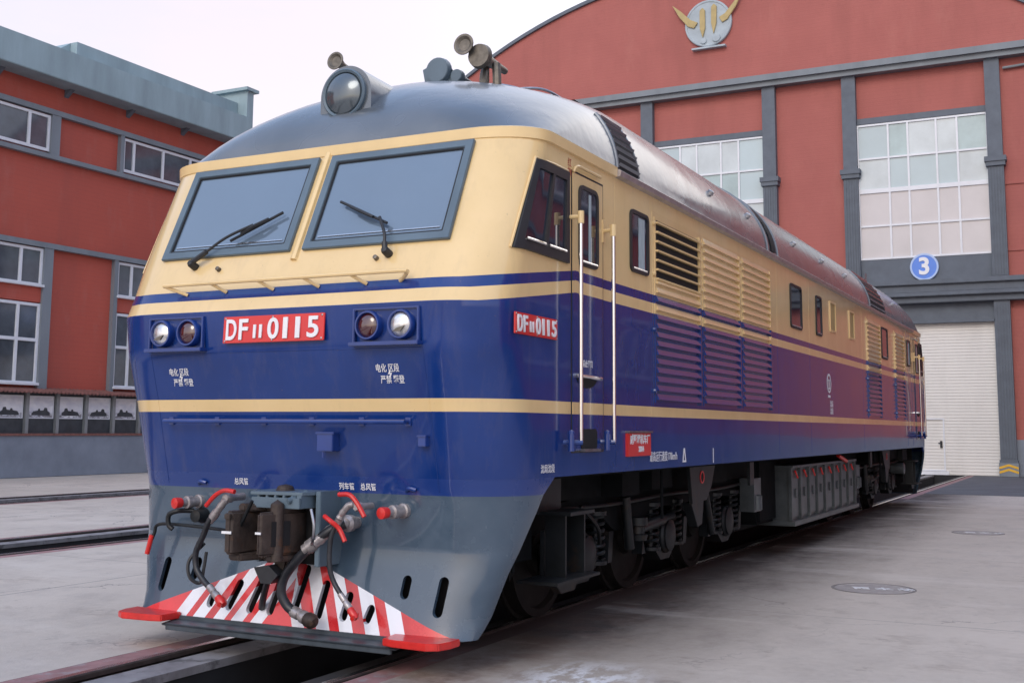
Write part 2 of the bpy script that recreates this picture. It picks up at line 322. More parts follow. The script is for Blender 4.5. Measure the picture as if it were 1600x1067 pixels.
class MB:
    """collects shapes (world coordinates) and links them as one mesh"""
    def __init__(s): s.v = []; s.f = []; s.marks = []; s.cuts = []
    def cut(s): s.cuts.append((len(s.v), len(s.f)))          # a new piece starts here
    def pieces(s):
        c = [q for q in (s.cuts or s.marks) if q[0] < len(s.v)]
        if not c or c[0][0] > 0: c = [(0, 0)]+c
        out = []
        for (a, b), (a2, b2) in zip(c, c[1:]+[(len(s.v), len(s.f))]):
            if a2 > a:
                m = MB(); m.v = s.v[a:a2]; m.f = [tuple(i-a for i in f) for f in s.f[b:b2]]; out.append(m)
        return out
    def build_each(s, *a, **k): return [p.build(*a, **k) for p in s.pieces()]
    def add(s, vs, fs):
        n = len(s.v); s.marks.append((n, len(s.f))); s.v += [tuple(v) for v in vs]; s.f += [tuple(i+n for i in f) for f in fs]; return s
    def box(s, a, b):
        x0, x1 = sorted((a[0], b[0])); y0, y1 = sorted((a[1], b[1])); z0, z1 = sorted((a[2], b[2]))
        return s.add([(x0, y0, z0), (x1, y0, z0), (x1, y1, z0), (x0, y1, z0), (x0, y0, z1), (x1, y0, z1), (x1, y1, z1), (x0, y1, z1)],
                     [(0, 3, 2, 1), (4, 5, 6, 7), (0, 1, 5, 4), (1, 2, 6, 5), (2, 3, 7, 6), (3, 0, 4, 7)])
    def bar(s, p, q, r, n=12, r2=None):
        return s.tube([p, q], r if r2 is None else [r, r2], n)
    def tube(s, pts, r, n=12, cap=True):
        pts = [Vector(p) for p in pts]; rs = r if isinstance(r, list) else [r]*len(pts)
        vs = []; up = Vector((0, 0, 1)); prev = None
        for i, p in enumerate(pts):
            d = (pts[min(i+1, len(pts)-1)]-pts[max(i-1, 0)]).normalized()
            if prev is None:
                a = d.cross(up)
                if a.length < 1e-3: a = d.cross(Vector((1, 0, 0)))
            else: a = prev-d*prev.dot(d)
            a.normalize(); prev = a; b = d.cross(a)
            for k in range(n):
                t = 2*math.pi*k/n; vs.append(p+(a*math.cos(t)+b*math.sin(t))*rs[i])
        fs = []
        for i in range(len(pts)-1):
            for k in range(n):
                fs.append((i*n+k, i*n+(k+1) % n, (i+1)*n+(k+1) % n, (i+1)*n+k))
        if cap: fs += [tuple(range(n))[::-1], tuple(range((len(pts)-1)*n, len(pts)*n))]
        return s.add(vs, fs)
    def prism(s, poly, vec):
        n = len(poly); vec = Vector(vec); p = [Vector(q) for q in poly]
        return s.add(p+[q+vec for q in p], [tuple(range(n))[::-1], tuple(range(n, 2*n))]+[(k, (k+1) % n, n+(k+1) % n, n+k) for k in range(n)])
    def ring(s, outer, inner, vec):        # frame: two loops of equal length
        n = len(outer); vec = Vector(vec); o = [Vector(q) for q in outer]; i = [Vector(q) for q in inner]
        vs = o+i+[q+vec for q in o]+[q+vec for q in i]; fs = []
        for k in range(n):
            j = (k+1) % n
            fs += [(k, j, n+j, n+k), (2*n+k, 3*n+k, 3*n+j, 2*n+j), (k, 2*n+k, 2*n+j, j), (n+k, n+j, 3*n+j, 3*n+k)]
        return s.add(vs, fs)
    def lathe(s, base, axis, prof, n=24):   # prof: (distance along axis, radius)
        base = Vector(base); axis = Vector(axis).normalized()
        a = axis.cross(Vector((0, 0, 1)));
        if a.length < 1e-3: a = Vector((1, 0, 0))
        a.normalize(); b = axis.cross(a); vs = []; fs = []
        for d, r in prof:
            for k in range(n):
                t = 2*math.pi*k/n; vs.append(base+axis*d+(a*math.cos(t)+b*math.sin(t))*max(r, 1e-4))
        for i in range(len(prof)-1):
            for k in range(n): fs.append((i*n+k, i*n+(k+1) % n, (i+1)*n+(k+1) % n, (i+1)*n+k))
        fs += [tuple(range(n))[::-1], tuple(range((len(prof)-1)*n, len(prof)*n))]
        return s.add(vs, fs)
    def grid(s, rows):
        n = len(rows[0]); vs = [q for r in rows for q in r]
        return s.add(vs, [(i*n+k, i*n+k+1, (i+1)*n+k+1, (i+1)*n+k) for i in range(len(rows)-1) for k in range(n-1)])
    def build(s, name, m, parent=None, bevel=0, kind=None, ang=32, seg=2):
        me = bpy.data.meshes.new(name); me.from_pydata(s.v, [], s.f)
        if bevel:
            bm = bmesh.new(); bm.from_mesh(me); bmesh.ops.remove_doubles(bm, verts=bm.verts, dist=1e-5); bmesh.ops.recalc_face_normals(bm, faces=bm.faces)
            es = [e for e in bm.edges if len(e.link_faces) == 2 and e.calc_face_angle(0) > R(35)]
            bmesh.ops.bevel(bm, geom=es, offset=bevel, segments=seg, affect='EDGES', clamp_overlap=True)
            bm.to_mesh(me); bm.free()
        shade(me, ang); me.materials.append(M[m] if isinstance(m, str) else m)
        return link(name, me, parent, kind)
def spline(pts, n=8):
    P = [Vector(p) for p in pts]; P = [P[0]*2-P[1]]+P+[P[-1]*2-P[-2]]; o = []
    for i in range(1, len(P)-2):
        for k in range(n):
            t = k/n; a, b, c, d = P[i-1:i+3]
            o.append(.5*((2*b)+(c-a)*t+(2*a-5*b+4*c-d)*t*t+(3*b-a-3*c+d)*t**3))
    return o+[P[-2]]
def lerp(tab, t):
    if t <= tab[0][0]: return tab[0][1]
    for (a, b), (c, d) in zip(tab, tab[1:]):
        if t <= c: return b+(d-b)*(t-a)/(c-a)
    return tab[-1][1]
def text(body, size, frame, m, parent, name='lettering', depth=.002, bold=0., sx=1., align='CENTER', off=.004, fit=None):
    """frame = (origin, right, up) world vectors, the writing stands 'off' in front of the surface"""
    c = bpy.data.curves.new(name, 'FONT'); c.body = body; c.size = size; c.extrude = depth; c.offset = bold; c.align_x = align; c.align_y = 'CENTER'
    o = bpy.data.objects.new(name, c); COL.objects.link(o)
    me = bpy.data.meshes.new_from_object(o.evaluated_get(bpy.context.evaluated_depsgraph_get())); bpy.data.objects.remove(o); bpy.data.curves.remove(c)
    O, X, U = [Vector(q) for q in frame]; X.normalize(); U.normalize(); N = X.cross(U)
    if fit:
        xs_ = [v.co.x for v in me.vertices]; ys_ = [v.co.y for v in me.vertices]; cx_ = (max(xs_)+min(xs_))/2; cy_ = (max(ys_)+min(ys_))/2; sx = fit[0]/(max(xs_)-min(xs_)); sy = fit[1]/(max(ys_)-min(ys_))
        for v in me.vertices: v.co.x -= cx_; v.co.y = (v.co.y-cy_)*sy
    for v in me.vertices: v.co = O+X*(v.co.x*sx)+U*v.co.y+N*(v.co.z+off+depth)
    me.name = name; me.materials.clear(); me.materials.append(M[m]); me.update()
    return link(name, me, parent)

# ================================================================== SETTING
# ground: one sheet with slots where the three pit tracks run
TR = [0.0, -7.55, -15.15]
YG0, YG1, GZ = -60., 90., -0.012
gb = MB(); xs = [-160]
for t in sorted(TR): xs += [t-1.02, t+(1.0)]
xs.append(160)
for a, b in zip(xs[::2], xs[1::2]):
    ys = [YG0, -5, 0, 5, 24.6, YG1]
    for y0, y1 in zip(ys, ys[1:]): gb.add([(a, y0, GZ), (b, y0, GZ), (b, y1, GZ), (a, y1, GZ)], [(0, 1, 2, 3)])
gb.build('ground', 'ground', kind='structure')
pb = MB()
for a, b in zip(xs[::2], xs[1::2]): pb.box((max(a, -40), 24.6, GZ-.05), (min(b, 40), 37.85, GZ+.004))
pb.build('pavement', 'asphalt', kind='structure')
for i, t in enumerate(TR):
    ye = 37.8; p = MB()
    p.box((t-1.02, YG0, GZ-.30), (t-.80, ye, GZ-.001)); p.box((t+.80, YG0, GZ-.30), (t+1.0, ye, GZ-.001))
    o = p.build('track_edge_strip', 'redstrip', kind='structure')
    p = MB(); p.box((t-.62, YG0, -.075), (t-.36, ye, -.022))
    p.build('pit_ledge', 'ledge', kind='structure')
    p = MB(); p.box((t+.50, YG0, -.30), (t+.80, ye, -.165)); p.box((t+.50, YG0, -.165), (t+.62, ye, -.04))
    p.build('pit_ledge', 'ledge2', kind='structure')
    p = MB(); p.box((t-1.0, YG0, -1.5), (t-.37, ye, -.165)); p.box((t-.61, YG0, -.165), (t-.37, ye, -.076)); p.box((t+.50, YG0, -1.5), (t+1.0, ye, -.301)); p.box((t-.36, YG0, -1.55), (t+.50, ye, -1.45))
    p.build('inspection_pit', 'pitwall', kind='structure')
    lab = ['polished rails of the pit track under the blue and cream locomotive', 'pit track next to the locomotive, on its left',
           'far pit track nearest the red workshop wall with the photo boards'][i]
    p = MB(); p.box((t-1.05, ye, -1.6), (t+1.05, ye+.4, -.001)); p.box((t-1.05, YG0-.4, -1.6), (t+1.05, YG0, -.001)); p.build_each('pit_end', 'pitwall', kind='structure')
    e = empty('railway_track', (t, 0, 0), lab, 'railway track', 'pit tracks of the yard')
    for sx in (-1, 1):
        c = t+sx*.7525; q = MB()
        prof = [(-.07, -.16), (.07, -.16), (.07, -.145), (.012, -.12), (.012, -.05), (.035, -.035), (.035, -.008), (.028, .0), (-.028, .0), (-.035, -.008), (-.035, -.035), (-.012, -.05), (-.012, -.12), (-.07, -.145)]
        q.prism([(c+a, YG0, b) for a, b in prof], (0, ye-YG0, 0)); rl = q.build('rail', 'raildark', e)
        h = MB(); h.box((c-.027, YG0, -.001), (c+.027, ye, .0025)); h.build('running_surface', 'railtop', rl)

# manhole covers
def manhole(x, y, r, lab):
    e = empty('manhole_cover', (x, y, 0), lab, 'manhole cover', 'round manhole covers in the concrete yard')
    q = MB(); q.lathe((x, y, GZ-.01), (0, 0, 1), [(0, r), (.013, r), (.015, r-.02), (.011, r-.025), (.011, .02), (.011, 0)], 40); q.build('cover', 'cast', e)
    q = MB(); q.lathe((x, y, GZ-.008), (0, 0, 1), [(0, r+.035), (.0115, r+.035), (.0115, r+.004), (.0, r+.004)], 40); q.build('rim', 'castrim', e)
    text('雨 水 井', .165, ((x+.10, y-.01, GZ+.004), (1, .22, 0), (-.35, 1, 0)), 'white', e, depth=.0008, bold=.006, off=.0006)
manhole(2.93, 5.98, .37, 'round cast manhole cover with white characters, nearer the camera')
manhole(3.25, 13.3, .35, 'smaller looking far manhole cover close to the depot doors')

# ================================================================== DEPOT SHED (behind)
YF = 37.9
def gable_z(x): return -1.15+math.sqrt(max(0, 21.5**2-(x+8.42)**2))
shed = empty('depot_shed', (-8, YF, 0), 'red brick depot shed with grey pilasters and arched gable behind the locomotive', 'building')
w = MB(); poly = [(-23.9, YF, 0), (24, YF, 0), (24, YF, 15.2), (5.6, YF, 15.2)]
N = 40
for k in range(N+1):
    x = 5.5+(-22.4-5.5)*k/N; poly.append((x, YF, max(15.2, gable_z(x))))
poly.append((-23.9, YF, 15.2)); w.prism(poly, (0, 1.2, 0)); w.box((-23.9, YF+1.2, 0), (24, 75, 14.5))
w.build('wall', 'brick', shed)
# coping along the arch
c = MB(); rows = []
for k in range(N+1):
    x = 5.5+(-22.4-5.5)*k/N; z = max(15.2, gable_z(x)); rows.append([(x, YF-.12, z), (x, YF-.12, z+.16), (x, YF+1.3, z+.16), (x, YF+1.3, z), (x, YF-.12, z)])
c.grid(rows); c.build('gable_coping', 'trim', shed)
c = MB(); c.box((-24.0, YF-.55, 15.12), (24, YF+.01, 15.36)); c.box((-24.0, YF-.42, 14.92), (24, YF+.02, 15.125)); c.build('upper_cornice', 'trim_l', shed)
c = MB(); c.box((-24.0, YF-.60, 6.78), (24, YF+.01, 6.96)); c.box((-24.0, YF-.48, 6.50), (24, YF+.02, 6.785)); c.box((-24.0, YF-.56, 6.36), (24, YF+.03, 6.505)); c.box((-24.0, YF-.40, 6.13), (24, YF+.04, 6.365)); c.build('middle_cornice', 'trim', shed, bevel=.02)
# dado on the brick piers, pilasters, windows and doors bay by bay (bay pitch 7.6 m)
def pilaster(x0):
    x1 = x0+.53; p = MB()
    p.box((x0, YF-.30, .52), (x1, YF+.02, 6.135))
    for k in range(5): p.box((x0+.045+k*.095, YF-.325, .62), (x0+.045+k*.095+.05, YF-.295, 6.0))
    p.box((x0-.03, YF-.36, .46), (x1+.03, YF+.03, .56))
    p.box((x0, YF-.28, 6.95), (x1, YF+.02, 11.0))
    for k in range(5): p.box((x0+.045+k*.095, YF-.305, 7.02), (x0+.045+k*.095+.05, YF-.275, 10.9))
    p.box((x0-.06, YF-.36, 10.96), (x1+.06, YF+.03, 11.12)); p.box((x0-.1, YF-.40, 11.12), (x1+.1, YF+.035, 11.3))
    p.box((x0+.01, YF-.27, 11.3), (x1-.01, YF+.02, 14.925))
    o = p.build('pilaster', 'trim', shed)
    b = MB(); b.box((x0-.05, YF-.42, 0), (x1+.05, YF+.04, .46)); bo = b.build('plinth', 'trim_l', shed)
    for zz in (.10, .25):
        h = MB(); xm = (x0+x1)/2; yv = YF-.426
        h.prism([(x0-.04, yv, zz), (xm, yv, zz+.10), (x1+.04, yv, zz), (x1+.04, yv, zz+.08), (xm, yv, zz+.18), (x0-.04, yv, zz+.08)], (0, .004, 0))
        h.build('chevron', 'yellow', bo)
def bay(xc, idx):
    x0, x1 = xc-2.27, xc+2.28; yw = YF-.16
    q = MB(); q.box((x0, YF-.10, 13.03), (x1, YF+.03, 13.26)); q.box((x0, YF-.10, 6.95), (x1, YF+.03, 7.9)); q.box((x0, YF-.08, 5.50), (x1, YF+.03, 6.13)); q.box((x0, YF-.30, 5.40), (x1, YF+.02, 5.50)); q.build_each('panel', 'trim', shed)
    cols = [x0, x0+1.11, x0+1.81, x0+2.81, x0+3.53, x1]; rws = [12.97, 11.68, 10.44, 9.11, 7.88]
    f = MB(); yfz = YF-.09
    for cx in cols: f.box((cx-.035, yfz-.02, 7.88), (cx+.035, YF-.02, 12.99))
    for i, rz in enumerate(rws): f.box((x0, yfz-.024, rz-(.08 if i == 2 else .035)), (x1, YF-.018, rz+(.08 if i == 2 else .035)))
    fo = f.build('window', 'wframe', shed)
    for i in range(4):
        for k in range(5):
            g = MB(); g.box((cols[k]+.03, YF-.06-.004*random.random(), rws[i+1]+.03), (cols[k+1]-.03, YF-.03, rws[i]-.03))
            g.build('pane', random.choice(['bglass', 'bglass', 'bglass3', 'bglass4']) if i < 2 else random.choice(['bglass2', 'bglass2', 'bglass4']), fo)
    d = MB(); d.box((x0, YF-.06, 0), (x1, YF+.02, 5.4)); do = d.build('roller_door', 'door', shed)
    # wicket door
    wx0, wx1 = xc-.42, xc+.44
    v = MB(); v.ring([(wx0, YF-.062, .13), (wx1, YF-.062, .13), (wx1, YF-.062, 2.0), (wx0, YF-.062, 2.0)], [(wx0+.05, YF-.062, .18), (wx1-.05, YF-.062, .18), (wx1-.05, YF-.062, 1.95), (wx0+.05, YF-.062, 1.95)], (0, -.035, 0))
    v.box((wx0, YF-.12, .0), (wx1+.1, YF-.055, .12)); v.build('wicket_door', 'wframe', do)
    v = MB(); v.box((wx1-.17, YF-.09, .95), (wx1-.09, YF-.055, 1.2)); v.bar((wx1-.22, YF-.12, 1.12), (wx1-.10, YF-.12, 1.12), .018, 8); v.bar((wx1-.12, YF-.12, 1.12), (wx1-.12, YF-.08, 1.12), .015, 8); v.build('handle', 'dark', do)
for i, xc in enumerate([-16.65, -8.52, -.39]):
    bay(xc, i)
    pilaster(xc-2.27-.53); pilaster(xc+2.26)
for a, b in ((-23.9, -19.5), (-13.8, -11.35), (-5.70, -3.19), (2.40, 24)):
    q = MB(); q.box((a, YF-.06, 0), (b, YF+.03, 1.26)); q.build('dado', 'dado', shed)
q = MB(); q.tube(spline([(2.5, YF-.12, 14.55), (4, YF-.12, 14.6), (8, YF-.12, 14.6), (23, YF-.12, 14.6)]), .05, 8); q.build('wall_pipe', 'trim_l', shed)
q = MB()
for a, b in ((2.40, 4.42),):
    for zz in (7.9, 10.3): q.box((a, YF-.04, zz), (b, YF+.02, zz+.10))
q.build_each('string_course', 'brick', shed)

# round number sign
sg = empty('number_sign', (-.42, YF-.14, 7.47), 'round blue sign with a white 3 above the right-hand white door', 'sign')
q = MB(); q.lathe((-.42, YF-.10, 7.47), (0, -1, 0), [(0, .50), (.08, .50), (.10, .49), (.10, .43), (.085, .43), (.085, 0)], 48); q.build('rim', 'sign_rim', sg)
q = MB(); q.lathe((-.42, YF-.185, 7.47), (0, -1, 0), [(0, .43), (.006, .43), (.006, 0)], 48); q.build('sign_face', 'blue_sign', sg)
text('3', .85, ((-.42, YF-.192, 7.47), (1, 0, 0), (0, 0, 1)), 'white', sg, name='numeral', depth=.01, bold=.025)
# railway emblem
em = empty('gable_emblem', (-8.42, YF-.1, 17.9), 'round pale blue emblem with four gold bars high on the arched gable', 'emblem')
q = MB(); q.lathe((-8.42, YF-.02, 17.95), (0, -1, 0), [(0, .98), (.10, .98), (.12, .95), (.12, .90), (.10, .88), (.10, 0)], 48); q.build('disc', 'emblem_disc', em)
q = MB(); yv = YF-.13
q.prism([(-8.76, yv, 18.5), (-8.64, yv, 18.62), (-8.53, yv, 18.5), (-8.53, yv, 17.75), (-8.64, yv, 17.35), (-8.76, yv, 17.75)], (0, -.06, 0))
q.prism([(-8.27, yv, 18.6), (-8.16, yv, 18.72), (-8.04, yv, 18.6), (-8.06, yv, 17.9), (-8.18, yv, 17.45), (-8.28, yv, 17.9)], (0, -.06, 0))
q.build_each('gold_bar', 'gold', em, bevel=.015)
q = MB()
q.prism([(-8.84, yv, 18.02), (-9.0, yv, 17.80), (-9.25, yv, 17.90), (-9.62, yv, 18.35), (-9.93, yv, 18.92), (-9.55, yv, 18.60), (-9.15, yv, 18.18)], (0, -.06, 0))
q.prism([(-7.95, yv, 18.12), (-7.82, yv, 17.88), (-7.60, yv, 17.98), (-7.25, yv, 18.45), (-6.95, yv, 19.05), (-7.28, yv, 18.72), (-7.70, yv, 18.24)], (0, -.06, 0))
q.build_each('gold_wing', 'gold', em, bevel=.015)
q = MB(); q.box((-9.1, YF-.22, 16.88), (-7.7, YF, 16.95)); q.lathe((-8.62, yv, 17.22), (0, -1, 0), [(0, .13), (.05, .12), (.06, 0)], 20); q.lathe((-8.08, yv, 17.28), (0, -1, 0), [(0, .17), (.05, .16), (.06, 0)], 20); q.build('emblem_base', 'emblem_disc', em)

# ================================================================== LEFT WORKSHOP
XW = -23.7
ws = empty('workshop_building', (XW, 15, 0), 'red rendered workshop with white framed windows and grey fascia on the left', 'building')
q = MB(); q.box((XW-14, -14, 0), (XW, 27.5, 12.6)); q.build('wall', 'brick2', ws)
q = MB(); q.box((XW-.2, -14, 12.06), (-22.9, 27.1, 13.04)); q.box((XW-14, -14, 12.58), (XW-.1, 27.1, 12.9)); q.build('fascia', 'fascia', ws, bevel=.02)
q = MB(); q.box((-24.9, 19.35, 12.9), (-23.6, 27.12, 13.72)); q.prism([(-23.9, 19.35, 12.9), (-23.9, 18.3, 12.95), (-23.9, 19.35, 13.72)], (-.6, 0, 0)); q.build('roof_parapet', 'fascia', ws)
q = MB(); q.box((XW-1.0, 27.1, 11.8), (XW+.55, 27.45, 14.15)); q.box((XW-1.1, 26.95, 14.15), (XW+.65, 27.65, 14.27)); q.box((XW-14, 27.3, 12.5), (XW+.4, 27.52, 13.2)); q.build('end_pier', 'fascia', ws)
q = MB()
for k in range(7): q.prism([(XW, 27-k*2.6, 11.82), (XW, 27-k*2.6, 12.06), (XW+.28, 27-k*2.6, 12.06)], (0, -.16, 0))
q.build_each('soffit_bracket', 'trim', ws)
bays_y = [(21.5, 25.5), (14.5, 18.5), (7.5, 11.5), (.5, 4.5), (-6.5, -2.5)]
def wpane(parent, y0, y1, z0, z1):
    g = MB(); g.box((XW+.02, y0, z0), (XW+.045+.006*random.random(), y1, z1)); g.build('pane', 'wglass', parent)
def win(y0, y1, z0, z1, cuts, trans=()):
    f = MB(); ys = [y0]+cuts+[y1]; zs = [z0]+list(trans)+[z1]
    for i, yy in enumerate(ys): f.box((XW+.02, yy-(.05 if 0 < i < len(ys)-1 else (0 if i == 0 else .09)), z0), (XW+.10, yy+(.05 if 0 < i < len(ys)-1 else (.09 if i == 0 else 0)), z1))
    for i, zz in enumerate(zs): f.box((XW+.018, y0, zz-(.05 if 0 < i < len(zs)-1 else (0 if i == 0 else .09))), (XW+.095, y1, zz+(.05 if 0 < i < len(zs)-1 else (.10 if i == 0 else 0))))
    if z0 < 9: f.box((XW+.02, y0-.03, z0-.02), (XW+.2, y1+.03, z0+.06))
    fo = f.build('window', 'wframe', ws, bevel=.008)
    for a, b in zip(ys, ys[1:]):
        for c_, d_ in zip(zs, zs[1:]): wpane(fo, a+.03, b-.03, c_+.03, d_-.03)
gt = MB()
for y0, y1 in bays_y:
    if y0 > 20: cu, cl = [22.0, 23.36, 24.7], [22.15, 23.6, 24.8]
    else: cu, cl = [y0+.9, y0+2.0, y1-.78], [y0+.8, y0+2.0, y1-.8]
    win(y0, y1, 9.93, 11.08, cu)
    win(y0, y1, 5.72, 6.90, cl)
    win(y0, y1, 2.74, 5.20, cl, (4.09,))
    gt.box((XW, y0-.16, 9.78), (XW+.16, y0, 11.14)); gt.box((XW, y1, 9.78), (XW+.16, y1+.34, 11.14))
    gt.box((XW, y0-.16, 2.55), (XW+.16, y0, 6.95)); gt.box((XW, y1, 2.55), (XW+.16, y1+.34, 6.95))
gt.box((XW, -14, 11.12), (XW+.18, 27.45, 11.28)); gt.box((XW, -14, 9.72), (XW+.18, 27.45, 9.86)); gt.box((XW, -14, 6.93), (XW+.18, 27.45, 7.09))
gt.build('trim_band', 'trim_l', ws)
q = MB()
for y0, y1 in bays_y: q.box((XW, y0, 5.24), (XW+.08, y1, 5.70))
q.build_each('spandrel', 'brick2', ws)
q = MB(); q.box((XW, -14, 0), (XW+.30, 27.45, 1.22)); q.build('dado', 'dado', ws)
# display board
db = empty('display_board', (XW+.3, 18, 1.2), 'long tiled-roof photo display board mounted on the left workshop wall', 'display board')
q = MB(); q.box((XW+.0, -10, 1.22), (XW+.34, 26, 1.29)); q.build('sill', 'tile', db)
q = MB(); q.box((XW, -10, 1.29), (XW+.06, 26, 2.50)); q.build('back_panel', 'board_dark', db)
q = MB(); n = 240
rows = []
for k in range(n*4+1):
    y = -10+36*k/(n*4); dz = .022*math.cos(2*math.pi*k/4); rows.append([(XW+.02, y, 2.66+dz), (XW+.52, y, 2.53+dz), (XW+.52, y, 2.49+dz), (XW+.02, y, 2.62+dz)])
q.grid(rows); q.build('tile_canopy', 'tile', db)
posts = [18.185+1.135*k for k in range(-12, 7)]
q = MB()
for y in posts:
    if -10 < y < 26: q.box((XW+.05, y-.055, 1.29), (XW+.17, y+.055, 2.56))
q.build_each('post', 'post', db)
def poster_mat(i):
    m = mat('poster_print', (.4, .43, .5), .35); g = G(m)
    n1 = g.noise(2.2+i*.3, 5, .6, (1, 1, 1.8)); n2 = g.noise(7+i, 7, .7, (1, .7, 1.6)); x, y, z = g.xyz()
    c = g.mix(g.rng(n1, .35, .65), (.66, .68, .76), (.86, .87, .90))
    low = g.m('MULTIPLY', g.rng(z, 1.85, 1.98, 1., 0.), g.rng(n2, .42, .52))
    c = g.mix(g.m('MULTIPLY', low, .8), c, (.12, .11, .13)); g.t.links.new(c, g.bsdf.inputs['Base Color']); return m
PM = [poster_mat(i) for i in range(3)]
for i, y in enumerate(posts[4:]):
    ya, yb = y+.09, y+1.135-.10
    f = MB(); f.ring([(XW+.062, ya, 1.735), (XW+.062, yb, 1.735), (XW+.062, yb, 2.42), (XW+.062, ya, 2.42)], [(XW+.062, ya+.03, 1.765), (XW+.062, yb-.03, 1.765), (XW+.062, yb-.03, 2.39), (XW+.062, ya+.03, 2.39)], (.03, 0, 0))
    fo = f.build('photo_frame', 'wframe', db)
    h = MB(); h.box((XW+.061, ya+.03, 1.765), (XW+.075, yb-.03, 2.39)); h.build('photo_print', PM[i % 3], fo)
    # dim silhouette of an engine in the print
    h = MB(); L = yb-ya; xx = XW+.0775; s = 1 if i % 2 else -1; ym = (ya+yb)/2
    pts = [(-.36, .0), (.36, .0), (.36, .05), (.30, .13), (.12, .16), (.10, .22), (.04, .22), (.02, .16), (-.1, .17), (-.14, .26), (-.24, .25), (-.27, .15), (-.36, .10)]
    h.prism([(xx, ym+s*a*L, 1.83+b*.9) for a, b in pts], (.002, 0, 0)); h.build('engine_silhouette', 'board_dark', fo)

# ================================================================== RIGHT WORKSHOP (closes the yard; mirrored in the locomotive's side)
XR = 12.8
rw = empty('workshop_building', (XR, 15, 0), 'red workshop closing the yard on the right, mirrored in the glossy side of the locomotive', 'building')
q = MB(); q.box((XR, 2, 0), (XR+12, 37.0, 12.6)); q.build('wall', 'brick2', rw)
q = MB(); q.box((XR-.7, 1.5, 12.5), (XR+12.4, 37.0, 13.3)); q.build('fascia', 'fascia', rw)
q = MB(); q.box((XR-.3, 2, 0), (XR, 37.0, 1.22)); q.build('dado', 'dado', rw)
for k in range(5):
    y0 = 4+k*7.
    for z0, z1 in ((2.8, 5.2), (8.6, 9.8)):
        f = MB(); f.ring([(XR-.02, y0, z0), (XR-.02, y0+3.6, z0), (XR-.02, y0+3.6, z1), (XR-.02, y0, z1)], [(XR-.02, y0+.12, z0+.12), (XR-.02, y0+3.48, z0+.12), (XR-.02, y0+3.48, z1-.12), (XR-.02, y0+.12, z1-.12)], (-.1, 0, 0))
        for yy in (1.2, 2.4): f.box((XR-.10, y0+yy-.05, z0+.1), (XR-.03, y0+yy+.05, z1-.1))
        fo = f.build('window', 'wframe', rw); f = MB(); f.box((XR-.05, y0+.1, z0+.1), (XR-.01, y0+3.5, z1-.1)); f.build('pane', 'wglass', fo)
q = MB()
for zz in (7.05, 2.5, 8.4, 10.0): q.box((XR-.14, 2, zz), (XR, 37.0, zz+.15))
q.build_each('trim_band', 'trim_l', rw)

# ================================================================== LOCOMOTIVE
loco = empty('diesel_locomotive', (0, 0, 0), 'blue and cream diesel locomotive numbered 0115 with red and white striped pilot', 'locomotive')
PROF = [(0.2, .42), (.46, .49), (.73, .555), (1.1, .52), (1.7, .375), (2.05, .275), (2.34, .25), (2.40, .280), (2.5, .330), (3.50, .787), (3.62, .842)]
def yf(z): return lerp(PROF, z)
ZE = 3.56
RXT = [(1.1, .50), (2.0, .48), (2.5, .48), (3.56, .48)]
RYT = [(1.1, .50), (2.0, .46), (2.5, .38), (2.75, .32), (3.56, .32)]
def side_x(y, z):
    """half width of the nose at a point of its side"""
    y = min(y, YL-y); rx, ry = lerp(RXT, z), lerp(RYT, z); t = (yf(z)+ry-y)/ry
    return 1.652 if t <= 0 else 1.652-rx+rx*math.sqrt(max(0, 1-min(1, t)**2))
def shell_patch(P, us, vs, skip, o0, o1):
    """curved plate: P(u, v, offset) -> point, cells of us x vs except those skipped"""
    b = MB(); idx = {}; V = []; Fc = []
    def vid(i, j, o):
        if (i, j, o) not in idx: idx[(i, j, o)] = len(V); V.append(P(us[i], vs[j], o1 if o else o0))
        return idx[(i, j, o)]
    nu, nv = len(us)-1, len(vs)-1; on = lambda i, j: 0 <= i < nu and 0 <= j < nv and not skip((us[i]+us[i+1])/2, (vs[j]+vs[j+1])/2)
    for i in range(nu):
        for j in range(nv):
            if not on(i, j): continue
            c = [(i, j), (i+1, j), (i+1, j+1), (i, j+1)]
            Fc.append([vid(*q, 1) for q in c]); Fc.append([vid(*q, 0) for q in c[::-1]])
            for (di, dj), a, e_ in (((0, -1), 0, 1), ((1, 0), 1, 2), ((0, 1), 2, 3), ((-1, 0), 3, 0)):
                if not on(i+di, j+dj): Fc.append([vid(*c[a], 0), vid(*c[e_], 0), vid(*c[e_], 1), vid(*c[a], 1)])
    return b.add(V, Fc)
def half_ring(z, front, w_, rx, ry, yend, n=9, nx=6):
    """front centre -> corner -> side, ending at yend (half outline, x>=0)"""
    p = [((w_-rx)*k/nx, front, z) for k in range(nx)]
    for k in range(n+1):
        a = math.pi/2*k/n; p.append((w_-rx+rx*math.sin(a), front+ry-ry*math.cos(a), z))
    p.append((w_, yend, z)); return p
def full_ring(z, front, w_, rx, ry, yend=None):
    h = half_ring(z, front, w_, rx, ry, YL/2 if yend is None else yend)
    left = [(-x, y, zz) for x, y, zz in h[::-1]][:-1]
    return left+h
